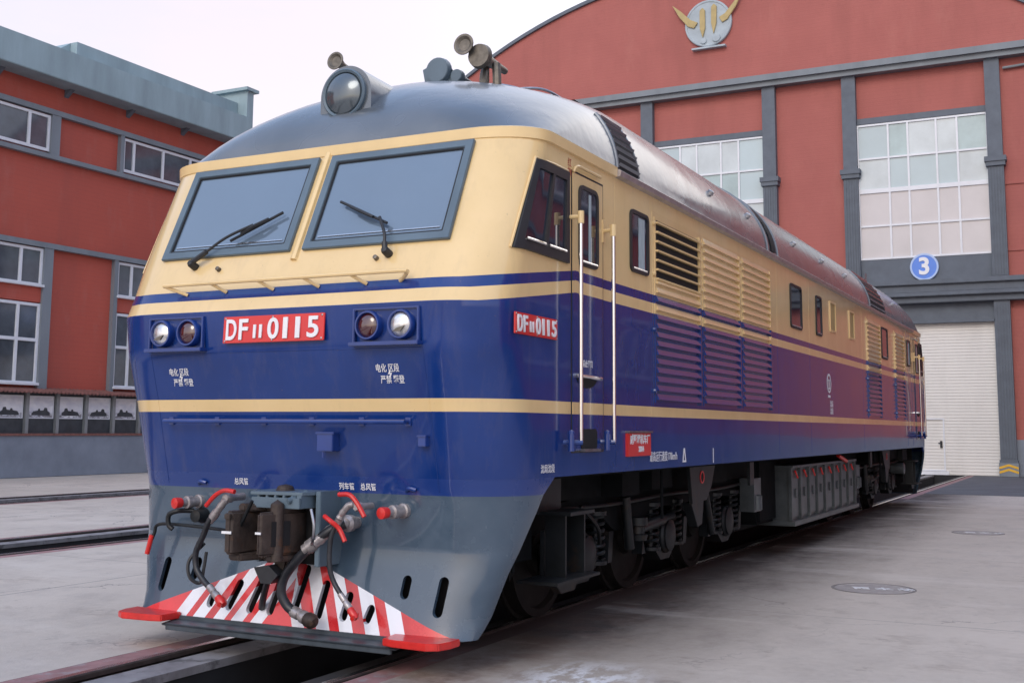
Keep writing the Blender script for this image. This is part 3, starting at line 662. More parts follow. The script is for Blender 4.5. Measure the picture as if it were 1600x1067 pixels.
# --- body shell: full-length sides from the sill to the eaves
levels = [1.206, 1.3, 1.45, 1.6, 1.7, 1.85, 2.0, 2.05, 2.1, 2.2, 2.3, 2.34, 2.37, 2.40, 2.45, 2.5, 2.7, 2.9, 3.1, 3.3, 3.5, ZE]
q = MB()
for sgn in (0, 1):
    rows = []
    for z in levels:
        r = full_ring(z, yf(z), 1.652, lerp(RXT, z), lerp(RYT, z))
        if sgn: r = [(x, YL-y, zz) for x, y, zz in r]
        rows.append(r)
    q.grid(rows)
body = q.build('body', 'paint', loco, ang=25)
bm = bmesh.new(); bm.from_mesh(body.data); bmesh.ops.remove_doubles(bm, verts=bm.verts, dist=1e-4); bmesh.ops.recalc_face_normals(bm, faces=bm.faces); bm.to_mesh(body.data); bm.free()
# --- drip lip at the top of the cab
def lip(end):
    rows = []
    for dz, do in ((-.035, .0), (-.03, .022), (.045, .026), (.055, 0.)):
        z = ZE+dz; rr = half_ring(z, yf(ZE)-do, 1.652+do, .48+do, .32+do, 2.36)
        rr = [(-x, y, zz) for x, y, zz in rr[::-1]][:-1]+rr
        if end: rr = [(x, YL-y, zz) for x, y, zz in rr]
        rows.append(rr)
    b = MB(); b.grid(rows); return b.build('cab_lip', 'cream', loco)
lip(0); lip(1)
# --- roof
RB, RLD = 1.09, 3.3
def roof_ring(s, end):
    c = math.sqrt(max(0, 1-s*s)); w_ = 1.645*c; fr = yf(ZE)+.01+RLD*(1-c)
    t = s**.8; rx = min(w_, .48+(w_-.48)*min(1, t*1.15)); ry = .32+1.90*t
    if w_ < 1e-3: w_ = 1e-3; rx = w_
    h = half_ring(ZE+.02+RB*s, fr, w_, rx, ry, YL/2, 12, 4)
    rr = [(-x, y, z) for x, y, z in h[::-1]][:-1]+h
    return [(x, YL-y, z) for x, y, z in rr] if end else rr
q = MB(); SS = [math.sin(math.pi/2*k/18) for k in range(19)]
for end in (0, 1): q.grid([roof_ring(s, end) for s in SS])
roof = q.build('roof', 'roof', loco, ang=50)
bm = bmesh.new(); bm.from_mesh(roof.data); bmesh.ops.remove_doubles(bm, verts=bm.verts, dist=2e-3); bmesh.ops.recalc_face_normals(bm, faces=bm.faces); bm.to_mesh(roof.data); bm.free()
def roof_pt(s, y, off=0):     # a point on the main roof section (s: height fraction), lifted by off
    c = math.sqrt(1-s*s); x = 1.645*c; z = ZE+.02+RB*s; n = Vector((c/1.645, 0, s/RB)).normalized(); return Vector((x, y, z))+n*off
for sd_ in (1, -1):
    # gutter
    b = MB(); b.prism([(sd_*1.640, 2.36, 3.525), (sd_*1.70, 2.36, 3.535), (sd_*1.71, 2.36, 3.575), (sd_*1.69, 2.36, 3.59), (sd_*1.62, 2.36, 3.60)], (0, YL-4.72, 0)); b.build('gutter', 'gutter', loco)
    # louvred vents in the roof shoulder
    for y0, y1, s1 in ((2.44, 2.90, .47), (13.9, 15.4, .62), (7.3, 7.5, .55)):
        rows = []; sv = [.04+(s1-.04)*k/8 for k in range(9)]
        for s in sv:
            p = roof_pt(s, y0, .012); p2 = roof_pt(s, y1, .012); rows.append([(p.x*sd_, p.y, p.z), (p2.x*sd_, p2.y, p2.z)])
        b = MB(); b.grid(rows); vo = b.build('roof_vent', 'black', loco)
        if y1-y0 > .3:
            b = MB()
            for k in range(7):
                s = .06+(s1-.09)*k/6.2
                a1 = roof_pt(s, y0, .014); a2 = roof_pt(s+.014, y0, .030); ln = y1-y0
                b.prism([(a1.x*sd_, y0, a1.z), (a2.x*sd_, y0, a2.z), (a2.x*sd_-.01*sd_, y0, a2.z-.012), (a1.x*sd_-.01*sd_, y0, a1.z-.012)], (0, ln, 0))
            b.build('slat', 'roof', vo)
            b = MB()
            for yy in (y0, y1):
                b.cut()
                for k in range(8):
                    a1 = roof_pt(sv[k], yy, .0); a2 = roof_pt(sv[k+1], yy, .0)
                    b.tube([(a1.x*sd_, yy, a1.z), (a2.x*sd_, yy, a2.z)], .018, 8)
            b.build_each('vent_frame', 'roof', vo)
    b = MB()
    for y in (7.15, 7.62):
        pts = []
        for k in range(12):
            a = roof_pt(.03+.9*k/11, y, .0); pts.append((a.x*sd_, a.y, a.z))
        b.tube(pts, .018, 6)
    b.build_each('roof_seam', 'roof', loco)
    b = MB()
    for y in (5.2, 6.6, 8.8, 10.5, 12.2, 16.8):
        a = roof_pt(.33, y, .02); b.lathe((a.x*sd_, a.y, a.z), (sd_*.6, 0, .8), [(-.03, .035), (.01, .035), (.02, .02), (.022, 0)], 10)
    b.build_each('roof_bolt', 'steel', loco)
# roof walkway
b = MB(); b.box((-.50, 4.2, 4.58), (.50, YL-3.6, 4.735))
for x in (-.53, .50): b.box((x, 4.1, 4.725), (x+.03, YL-3.5, 4.765))
for y in (5.0, 7.4, 9.6, 12.4, 15.0): b.box((-.45, y, 4.73), (.45, y+.9, 4.77))
b.build('roof_walkway', 'under', loco)
b = MB()
for x0_ in (0.2, -.5): b.box((x0_, 17.1, 4.6), (x0_+.3, 17.5, 4.72))
b.bar((.85, 18.2, 4.4), (.85, 18.2, 4.75), .015, 6); b.build('rear_aerial', 'steel', loco)

# --- pilot (skirt) with real slots
def pilot(end):
    WT = [(0.2, 1.41), (.46, 1.49), (.73, 1.575), (1.0, 1.64), (1.097, 1.652), (1.206, 1.652)]
    YE = [(0.2, .60), (.27, .68), (.33, .71), (.60, .78), (.98, .98), (1.06, 1.03), (1.097, 1.06), (1.206, 1.235)]
    zs = [.2, .24, .33, .46, .6, .73, .76, .9, 1.0, 1.06, 1.097, 1.15, 1.206]; rows = []
    for z in zs:
        w_ = lerp(WT, z); ye = lerp(YE, z); fr = yf(z); ry = min(.50, ye-fr-.01)
        rr = half_ring(z, fr, w_, lerp([(.2, .36), (.6, .42), (1.1, .50)], z), ry, ye, 9, 8); rows.append([(-x, y, zz) for x, y, zz in rr[::-1]][:-1]+rr)
    b = MB(); b.grid(rows); me = bpy.data.meshes.new('pilot'); me.from_pydata(b.v, [], b.f); me.materials.append(M['pilot'])
    bm = bmesh.new(); bm.from_mesh(me); bmesh.ops.recalc_face_normals(bm, faces=bm.faces); bm.to_mesh(me); bm.free()
    o = bpy.data.objects.new('pilot_tmp', me); COL.objects.link(o)
    sm = o.modifiers.new('s', 'SOLIDIFY'); sm.thickness = .03; sm.offset = -1
    slots = [((-1.13, .585), (-1.158, .345)), ((-.653, .36), (-.672, .268)), ((-.420, .470), (-.505, .262)), ((-.222, .540), (-.316, .255)), ((-.057, .605), (-.137, .255)),
             ((.128, .600), (.062, .255)), ((.305, .510), (.270, .258)), ((.507, .450), (.470, .262)), ((.694, .380), (.656, .262)), ((.933, .580), (.918, .430)), ((1.205, .585), (1.177, .335)), ((-.842, .598), (-.870, .44))]
    c = MB()
    for (xt, zt), (xb, zb) in slots:
        r = .034 if abs(xt) > .8 else .031; d = Vector((xt-xb, zt-zb)); L = d.length; d.normalize(); nrm = Vector((-d.y, d.x)); pts = []
        for k in range(9):
            a = math.pi*k/8; pts.append(Vector((xt, zt))-d*r+nrm*math.cos(a)*(-r)*-1+d*math.sin(a)*r)
        for k in range(9):
            a = math.pi*k/8; pts.append(Vector((xb, zb))+d*r-nrm*math.cos(a)*r-d*math.sin(a)*r)
        c.prism([(p.x, 0.2, p.y) for p in pts], (0, .55, 0))
    cm = bpy.data.meshes.new('c'); cm.from_pydata(c.v, [], c.f)
    bm = bmesh.new(); bm.from_mesh(cm); bmesh.ops.recalc_face_normals(bm, faces=bm.faces); bm.to_mesh(cm); bm.free()
    co = bpy.data.objects.new('c', cm); COL.objects.link(co)
    bo = o.modifiers.new('b', 'BOOLEAN'); bo.operation = 'DIFFERENCE'; bo.solver = 'EXACT'; bo.object = co
    bpy.context.view_layer.update()
    nm = bpy.data.meshes.new_from_object(o.evaluated_get(bpy.context.evaluated_depsgraph_get()))
    bpy.data.objects.remove(o); bpy.data.objects.remove(co); nm.name = 'pilot'
    if end:
        for v in nm.vertices: v.co.y = YL-v.co.y
    shade(nm, 40); nm.materials.clear(); nm.materials.append(M['pilot'])
    return link('pilot', nm, loco)
pil = pilot(0); pilot(1)
# steps (red pads) and the plough bar under the pilot
for sx in (-1, 1):
    b = MB(); b.prism([(sx*.90, .42, .178), (sx*.92, .24, .178), (sx*1.0, .215, .178), (sx*1.26, .20, .178), (sx*1.33, .24, .178), (sx*1.36, .34, .178), (sx*1.36, .46, .178)], (0, 0, .045)); b.build('step_pad', 'red', pil, bevel=.006)
b = MB(); b.box((-.92, .28, .118), (.96, .30, .165)); b.prism([(-.95, .27, .16), (-.95, .42, .178), (-.95, .42, .165), (-.95, .28, .145)], (1.95, 0, 0)); b.box((-1.0, .40, .165), (1.0, .47, .2)); b.build('plough_bar', 'bargrey', pil, bevel=.004)

# --- windscreens on the raked front
def on_front(x, z, off=0.):
    n = Vector((0, -1, -.0)); s = (yf(3.4)-yf(2.7))/.7; nn = Vector((0, -1, s)).normalized(); return Vector((x, yf(z), z))+nn*off
def frame_front(x0, x1, z0, z1, fw, o0, depth, name, m, parent):
    A = lambda a, b: [on_front(x, z, o0) for x, z in ((x0+a, z0+b), (x1-a, z0+b), (x1-a, z1-b), (x0+a, z1-b))]
    s = (yf(3.4)-yf(2.7))/.7; nn = Vector((0, -1, s)).normalized()
    b = MB(); b.ring(A(0, 0), A(fw, fw*.9), nn*depth); return b.build(name, m, parent, bevel=.004)
for sx in (-1, 1):
    x0, x1 = sorted((sx*.055, sx*1.252)); z0, z1 = 2.765, 3.51
    wf = frame_front(x0, x1, z0, z1, .062, .0, .028, 'windscreen', 'frame', loco)
    frame_front(x0+.062, x1-.062, z0+.056, z1-.056, .014, .0, .022, 'seal', 'dark', wf)
    b = MB(); s = (yf(3.4)-yf(2.7))/.7; nn = Vector((0, -1, s)).normalized()
    b.prism([on_front(x, z, .0) for x, z in ((x0+.06, z0+.055), (x1-.06, z0+.055), (x1-.06, z1-.055), (x0+.06, z1-.055))], nn*.008); b.build('glass', 'glass_front', wf)
    b = MB(); xa, xb = x0+.10, x1-.10
    b.tube([on_front(xa, z0+.095, .010), on_front(xb, z0+.095, .010)], .006, 6); b.build('heating_strip', 'chrome', wf)
b = MB(); b.tube([on_front(0, 2.70, .0), on_front(0, 3.55, .0)], .028, 8); b.build('centre_pillar', 'cream', loco)
# wipers
def wiper(p0, p1, p2, blade):
    b = MB(); P0 = on_front(*p0, .06); P1 = on_front(*p1, .085); P2 = on_front(*p2, .075)
    b.tube([P0, P0+(P1-P0)*.45], .020, 8); b.tube(spline([P0+(P1-P0)*.4, P1, P2], 4), .011, 8); b.lathe(on_front(*p0, .0), (0, -1, .4), [(0, .03), (.06, .028), (.075, .02), (.08, 0)], 14)
    wo = b.build('wiper', 'dark', loco)
    b = MB(); A = on_front(*blade[0], .045); B = on_front(*blade[1], .045); b.tube([A, B], .011, 6); m_ = (A+B)/2; d = (B-A).normalized(); b.tube([m_-d*.12+Vector((0, -.02, .0)), m_+Vector((0, -.035, 0)), m_+d*.12+Vector((0, -.02, 0))], .012, 6); b.build('wiper_blade', 'dark', wo)
wiper((-.90, 2.70), (-.62, 2.87), (-.42, 2.96), ((-.61, 2.865), (-.205, 3.06)))
wiper((.80, 2.69), (.775, 2.80), (.69, 2.93), ((.29, 3.10), (.74, 2.90)))
b = MB()
for x, z in ((-.66, 2.665), (.709, 2.665)): b.lathe(on_front(x, z), (0, -1, .4), [(0, .018), (.03, .016), (.035, 0)], 12)
b.build_each('washer_nozzle', 'brass', loco)
# hand rails on the nose
def rail_front(pts, r, legs, m, name):
    b = MB(); b.tube(spline(pts, 3), r, 8)
    for a, c_ in legs: b.tube([a, c_], r*.9, 8)
    b.build(name, m, loco)
zt = 2.548; F = lambda x, z, o: (x, yf(z)-o, z)
rail_front([F(-1.045, zt, .10), F(-.6, zt, .105), F(0, zt, .105), F(.6, zt, .105), F(1.0, zt, .10), F(1.03, zt-.01, .07), F(.95, zt-.055, 0)], .014,
           [(F(-1.045, zt, .10), F(-.87, 2.48, 0))]+[(F(x, zt, .105), F(x+.09, 2.485, 0)) for x in (-.60, -.18, .21, .60)], 'cream', 'nose_handrail')
zb_ = 1.572
b = MB(); b.tube([(-1.065, yf(zb_)-.075, zb_), (1.0, yf(zb_)-.075, zb_)], .014, 8)
for x in (-1.05, -.62, -.2, .21, .62, .985): b.tube([(x, yf(zb_)-.075, zb_), (x, yf(zb_)+.01, zb_+.005)], .012, 8); b.box((x-.02, yf(zb_)-.012, zb_-.025), (x+.02, yf(zb_)+.02, zb_+.03))
b.build('lower_handrail', 'blue', loco)
# weld seams of the nose plating
b = MB()
for x in (-1.16, 1.16): b.tube([(x, yf(z)-.0005, z) for z in (1.12, 1.4, 1.7, 2.05)], .0022, 5)
b.tube([(x, yf(2.05)-.0005, 2.05) for x in (-1.15, 0, 1.15)], .0022, 5)
b.build_each('weld_seam', 'paint', loco)
# headlight clusters
for sx in (-1, 1):
    x0, x1 = sorted((sx*.640, sx*1.155)); za, zb2 = 2.075, 2.312
    yb = .262; b = MB()
    b.ring([(x0, yb, za), (x1, yb, za), (x1, yb, zb2), (x0, yb, zb2)], [(x0+.018, yb, za+.015), (x1-.018, yb, za+.015), (x1-.018, yb, zb2-.012), (x0+.018, yb, zb2-.012)], (0, -.028, 0))
    b.box((x0-.01, yb-.06, za-.012), (x1+.01, yb+.03, za+.014))
    lc = b.build('lamp_cluster', 'blue', loco, bevel=.004)
    for xx, m_ in ((sx*1.022, 'lens_clear'), (sx*.770, 'lens_red')):
        b = MB(); b.lathe((xx, .275, 2.198), (0, -1, 0), [(0, .098), (.055, .098), (.068, .092), (.068, .082), (.03, .078), (.03, .0)], 32); ro = b.build('headlight', 'blue', lc)
    # lenses sit in the rings
    for xx, m_ in ((sx*1.022, 'lens_clear'), (sx*.770, 'lens_red')):
        b = MB(); b.lathe((xx, .240, 2.198), (0, -1, 0), [(0, .080), (.012, .078), (.026, .062), (.034, .035), (.037, 0)], 32); b.build('lens', m_, lc)
        if m_ == 'lens_clear':
            b = MB(); b.prism([(xx-.045, .196, 2.150), (xx+.015, .196, 2.150), (xx+.045, .196, 2.185), (xx-.01, .196, 2.172)], (0, .01, 0)); b.build('bulb_shield', 'brass', lc)
# number plates
def plate(O, X, U, w_, h_, size, sub, body):
    O, X, U = Vector(O), Vector(X).normalized(), Vector(U).normalized(); Nn = X.cross(U); b = MB()
    b.prism([O-X*w_/2-U*h_/2, O+X*w_/2-U*h_/2, O+X*w_/2+U*h_/2, O-X*w_/2+U*h_/2], Nn*.012); po = b.build('number_plate', 'plate_red', loco, bevel=.003)
    k = w_/.868
    for ch, fr_, wf_ in (('D', .091, .105), ('F', .215, .090), ('0', .512, .108), ('1', .632, .044), ('1', .752, .044), ('5', .898, .108)):
        text(ch, size, (O+X*(fr_-.5)*w_+Nn*.010, X, U), 'white', po, depth=.004, bold=.004*k, fit=(wf_*w_, h_*.78))
    for fr_ in (.328, .388): text('1', size*.6, (O+X*(fr_-.5)*w_-U*h_*.09+Nn*.010, X, U), 'white', po, depth=.004, bold=.002*k, fit=(.026*w_, h_*.50))
    b = MB()
    for ax in (-.475, .475) if False else (-.478, 0, .478):
        for au in (-.42, .42): c_ = O+X*(w_*ax)+U*(h_*au)+Nn*.012; b.lathe(c_, Nn, [(0, .008*k), (.004, .007*k), (.006, 0)], 10)
    b.build_each('bolt', 'steel', po)
plate((-.024, yf(2.205)-.010, 2.205), (1, 0, 0), (0, .04, 1), .868, .186, .205, .110, 'DF')
plate((1.655, .915, 2.218), (0, 1, 0), (0, 0, 1), .652, .142, .155, .084, 'DF')
plate((-1.655, .915, 2.218), (0, -1, 0), (0, 0, 1), .652, .142, .155, .084, 'DF')
# warning text on the nose
nU = (0, (yf(1.7)-yf(2.05))/-.35*-1*-1, 1); sl = (yf(2.05)-yf(1.7))/.35; nU = (0, sl, 1)
for sx in (-1, 1):
    xc = -.905 if sx < 0 else .885; zc = 1.882
    text('电化 区段', .060, ((xc-.012, yf(zc+.037), zc+.037), (1, 0, 0), nU), 'white', body, bold=.0004, depth=.0006, off=.003, sx=.72)
    text('严禁 攀登', .060, ((xc+.018, yf(zc-.037), zc-.037), (1, 0, 0), nU), 'white', body, bold=.0004, depth=.0006, off=.003, sx=.72)
    b = MB(); o_ = lambda x, z: (xc+x, yf(zc+z)-.004, zc+z)
    b.prism([o_(.012, .035), o_(-.014, .0), o_(.004, .0), o_(-.004, -.035), o_(.02, .008), o_(.004, .008)], (0, .001, 0)); b.build('lightning_mark', 'white', body)
for s_, x, z in (('总风管', -.470, 1.146), ('列车管', .437, 1.137), ('总风管', .612, 1.137)):
    text(s_, .052, ((x, yf(z), z), (1, 0, 0), (0, sl*.6, 1)), 'white', body, bold=.0004, depth=.0006, off=.004, sx=.82)
# small boxes under the blue rail
b = MB(); b.box((.285, .36, 1.375), (.415, .55, 1.495)); b.box((.275, .35, 1.488), (.43, .55, 1.503)); b.bar((.33, .38, 1.33), (.33, .38, 1.375), .012, 8); b.build('socket_box', 'blue', loco, bevel=.006)
b = MB(); b.box((1.065, .39, 1.415), (1.125, .52, 1.480)); b.box((1.058, .38, 1.476), (1.132, .52, 1.488)); b.build('socket_box', 'blue', loco, bevel=.004)
# --- roof headlight
hl = MB(); n = 28; rows = []
cz, hw = 4.045, .232
def hsec(y, k=1.0, drop=0.):
    pts = [(-hw*k, y, 3.72)]
    for i in range(n+1):
        a = math.pi-math.pi*i/n; pts.append((hw*k*math.cos(a), y, cz-drop+hw*k*math.sin(a)))
    pts.append((hw*k, y, 3.72)); return pts
hl.grid([hsec(.995), hsec(1.02), hsec(1.5, 1, .02), hsec(2.25, .96, .06)]); 
fc = hsec(.995); cc = (0, .995, cz)
hl.add(fc, [tuple(range(len(fc)))])
hlo = hl.build('roof_headlight', 'roof', loco, ang=40)
b = MB(); b.lathe((-.005, 1.0, 4.055), (0, -1, 0), [(0, .195), (.03, .195), (.04, .185), (.03, .168), (.012, .165), (.012, 0)], 40); b.build('headlight_rim', 'frame', hlo)
b = MB(); b.lathe((-.005, .985, 4.055), (0, -1, 0), [(0, .166), (.02, .155), (.045, .11), (.06, .05), (.062, 0)], 40); b.build('lens', 'lens_big', hlo)
# horns and whistle on the roof
def horn(p, r, L, m='brass', tilt=0.):
    b = MB(); b.lathe(p, (0, 1, tilt), [(.02, r*.55), (.0, r*.8), (0, r), (.012, r), (.05, r*.62), (.12, r*.36), (L, r*.22), (L+.03, r*.3), (L+.06, r*.3)], 24)
    p = Vector(p); b.bar(p+Vector((0, L, 0)), (p.x, p.y+L, p.z-.25), .014, 8); return b
horn((-.72, 1.83, 4.67), .080, .35, tilt=-.1).build('air_horn', 'brass', loco)
hb = horn((.30, 2.27, 4.80), .094, .45, tilt=-.06); hb.lathe((.42, 2.32, 4.70), (0, 1, 0), [(0, .10), (.05, .11), (.10, .08), (.16, .05), (.5, .03)], 20)
hb.tube(spline([(.33, 2.7, 4.78), (.38, 2.5, 4.6), (.40, 2.45, 4.38)]), .035, 8); hb.tube(spline([(.5, 2.5, 4.66), (.52, 2.48, 4.5), (.52, 2.48, 4.3)]), .04, 8); hb.box((.32, 2.30, 4.3), (.58, 2.6, 4.40))
hb.build('air_horn', 'brass', loco)
b = MB(); b.lathe((.02, 2.30, 4.62), (0, 1, 0), [(0, .11), (.06, .12), (.12, .09), (.3, .04)], 20); b.lathe((.19, 2.34, 4.56), (0, 1, 0), [(0, .055), (.06, .06), (.10, .03), (.3, .02)], 16)
b.prism([(-.16, 2.36, 4.66), (-.10, 2.36, 4.38), (.18, 2.36, 4.38), (.14, 2.36, 4.62), (-.05, 2.36, 4.70)], (0, .12, 0)); b.build('air_horn', 'frame', loco, bevel=.004)
b = MB(); b.tube(spline([(.2, 2.35, 4.45), (.5, 2.6, 4.50), (.75, 3.0, 4.47), (.62, 3.4, 4.62)]), .016, 8); b.tube(spline([(.35, 2.5, 4.42), (.8, 2.7, 4.46), (.95, 3.0, 4.40)]), .012, 8); b.build('air_pipe', 'steel', loco)

# --- sides -------------------------------------------------
def rrect(y0, y1, z0, z1, r, x, n=5):
    p = []
    for cy_, cz_, a0 in ((y1-r, z1-r, 0), (y0+r, z1-r, 90), (y0+r, z0+r, 180), (y1-r, z0+r, 270)):
        for k in range(n+1):
            a = R(a0+90*k/n); p.append((x, cy_+r*math.cos(a), cz_+r*math.sin(a)))
    return p
def side_window(sd_, y0, y1, z0, z1, r=.06, glass='glass_side', frame='dark', curtain=None, name='side_window'):
    X = 1.650; b = MB()
    b.ring([(sd_*a, y, z) for a, y, z in rrect(y0, y1, z0, z1, r, X)], [(sd_*a, y, z) for a, y, z in rrect(y0+.03, y1-.03, z0+.03, z1-.03, r*.7, X)], (sd_*.018, 0, 0))
    f = b.build(name, frame, loco)
    b = MB(); b.prism([(sd_*a, y, z) for a, y, z in rrect(y0+.028, y1-.028, z0+.028, z1-.028, r*.7, X)], (sd_*.006, 0, 0)); b.build('glass', glass, f)
    if curtain:
        b = MB(); b.box((sd_*1.6565, y0+curtain[0], z0+.04), (sd_*1.659, y0+curtain[1], z1-.05)); b.build('curtain', 'curtain', f)
    if frame == 'dark':
        b = MB(); b.tube([(sd_*1.664, y0+.06, z0+.035), (sd_*1.664, y1-.06, z0+.035)], .008, 6); b.build('sill_strip', 'chrome', f)
    return f
def side_end(sd_, mir):
    Y = (lambda y: YL-y) if mir else (lambda y: y)
    def W(y0, y1, *a, **k):
        u, v = sorted((Y(y0), Y(y1))); return side_window(sd_, u, v, *a, **k)
    def PW(u, v, o):
        y = (.628+(.947-.628)*v)*(1-u)+1.44*u; z = (2.712+.006*(1-u))*(1-v)+3.378*v
        return (sd_*(side_x(y, z)+o), Y(y), z)
    fw = .085; us = [0, fw, .2, .3, .4, .47, .53, .65, .8, 1-fw, 1]; vs = [0, .1, .3, .5, .7, .9, 1]
    f = shell_patch(PW, us, vs, lambda u, v: fw < u < 1-fw and .1 < v < .9 and not .47 < u < .53, -.01, .022).build('cab_window', 'dark', loco)
    shell_patch(PW, us[1:-1], vs[1:-1], lambda u, v: False, -.004, .007).build('glass', 'glass_side', f)
    b = MB(); b.tube([PW(fw+.02, .115, .026), PW(.30, .115, .026), PW(.46, .115, .026)], .010, 6); b.cut(); b.tube([PW(.54, .115, .026), PW(1-fw-.01, .115, .026)], .010, 6); b.cuts.insert(0, (0, 0)); b.build_each('sill_strip', 'chrome', f)
    b = MB(); b.tube([PW(1, 1.018, .006), PW(.5, 1.018, .006), PW(.0, 1.018, .006), PW(-.012, .5, .006), PW(-.012, 0, .006)], .009, 6); b.build('window_bead', 'cream', f)
    # door with its window
    d = MB(); d.prism([(sd_*1.648, Y(1.52), 1.38), (sd_*1.648, Y(2.09), 1.38), (sd_*1.648, Y(2.09), 3.40), (sd_*1.648, Y(1.52), 3.40)], (sd_*.012, 0, 0)); do = d.build('cab_door', 'paint', loco, bevel=.004)
    s = MB(); x_ = sd_*1.6495
    s.ring([(x_, Y(1.505), 1.365), (x_, Y(2.105), 1.365), (x_, Y(2.105), 3.415), (x_, Y(1.505), 3.415)], [(x_, Y(1.523), 1.383), (x_, Y(2.087), 1.383), (x_, Y(2.087), 3.397), (x_, Y(1.523), 3.397)], (sd_*.006, 0, 0)); s.build('door_gap', 'dark', do)
    b = MB(); u, v = sorted((Y(1.615), Y(1.985)));
    b.ring([(sd_*a, y, z) for a, y, z in rrect(u, v, 2.725, 3.33, .07, 1.655)], [(sd_*a, y, z) for a, y, z in rrect(u+.03, v-.03, 2.755, 3.30, .05, 1.655)], (sd_*.018, 0, 0)); f = b.build('door_window', 'dark', do)
    b = MB(); b.prism([(sd_*a, y, z) for a, y, z in rrect(u+.028, v-.028, 2.753, 3.302, .05, 1.655)], (sd_*.010, 0, 0)); b.build('window_glass', 'glass_side', do)
    b = MB(); b.box((sd_*1.6655, Y(1.80), 2.77), (sd_*1.668, Y(1.845), 3.28)); b.build('window_curtain', 'curtain', do)
    b = MB(); b.tube([(sd_*1.676, Y(1.66), 2.757), (sd_*1.676, Y(1.94), 2.757)], .009, 6); b.build('sill_strip', 'chrome', do)
    b = MB(); b.tube(spline([(sd_*1.665, Y(1.52), 3.40), (sd_*1.68, Y(1.56), 3.445), (sd_*1.68, Y(1.75), 3.45), (sd_*1.68, Y(2.0), 3.45)]), .012, 6); b.build('rain_strip', 'cream', loco)
    # door pull: recess and chrome bar
    b = MB(); pts = [(sd_*1.661, Y(1.77+.19*math.cos(a)), 1.915-.085*math.sin(a)) for a in [math.pi*k/10 for k in range(11)]]; b.prism(pts, (sd_*.004, 0, 0)); b.build('pull_recess', 'black', do)
    b = MB(); b.tube([(sd_*1.69, Y(1.56), 1.915), (sd_*1.69, Y(1.98), 1.908)], .014, 8); b.bar((sd_*1.65, Y(1.56), 1.915), (sd_*1.69, Y(1.56), 1.915), .016, 8); b.bar((sd_*1.65, Y(1.98), 1.908), (sd_*1.69, Y(1.98), 1.908), .016, 8); b.build('door_pull', 'chrome', do)
    # foot recess and the handrails
    b = MB(); u, v = sorted((Y(1.66), Y(1.96))); b.prism([(sd_*a, y, z) for a, y, z in rrect(u, v, 1.385, 1.535, .04, 1.661)], (sd_*.004, 0, 0)); b.build('foot_recess', 'black', loco)
    b = MB(); b.box((sd_*1.65, Y(1.66), 1.372), (sd_*1.695, Y(1.96), 1.392)); b.build('foot_ledge', 'steel', loco)
    for yp, yw in ((1.455, 1.44), (2.075, 2.10)):
        b = MB(); b.bar((sd_*1.752, Y(yp), 1.44), (sd_*1.752, Y(yp), 3.05), .0165, 12); ho = b.build('door_handrail', 'chrome', loco)
        b = MB(); b.bar((sd_*1.64, Y(yw), 3.05), (sd_*1.765, Y(yp), 3.05), .016, 8); b.bar((sd_*1.752, Y(yp), 3.0), (sd_*1.752, Y(yp), 3.09), .024, 10); b.box((sd_*1.645, Y(yw-.022), 2.96), (sd_*1.668, Y(yw+.022), 3.14)); b.build('upper_bracket', 'cream', ho)
        b = MB(); b.bar((sd_*1.64, Y(yw-.06), 1.44), (sd_*1.765, Y(yp), 1.44), .018, 8); b.bar((sd_*1.72, Y(yw-.08), 1.38), (sd_*1.72, Y(yw-.08), 1.50), .022, 10); b.lathe((sd_*1.72, Y(yw-.08), 1.50), (0, 0, 1), [(0, .024), (.02, .022), (.03, .0)], 10); b.build('lower_bracket', 'blue', ho)
    W(2.675, 3.11, 2.815, 3.335, curtain=(.20, .34))
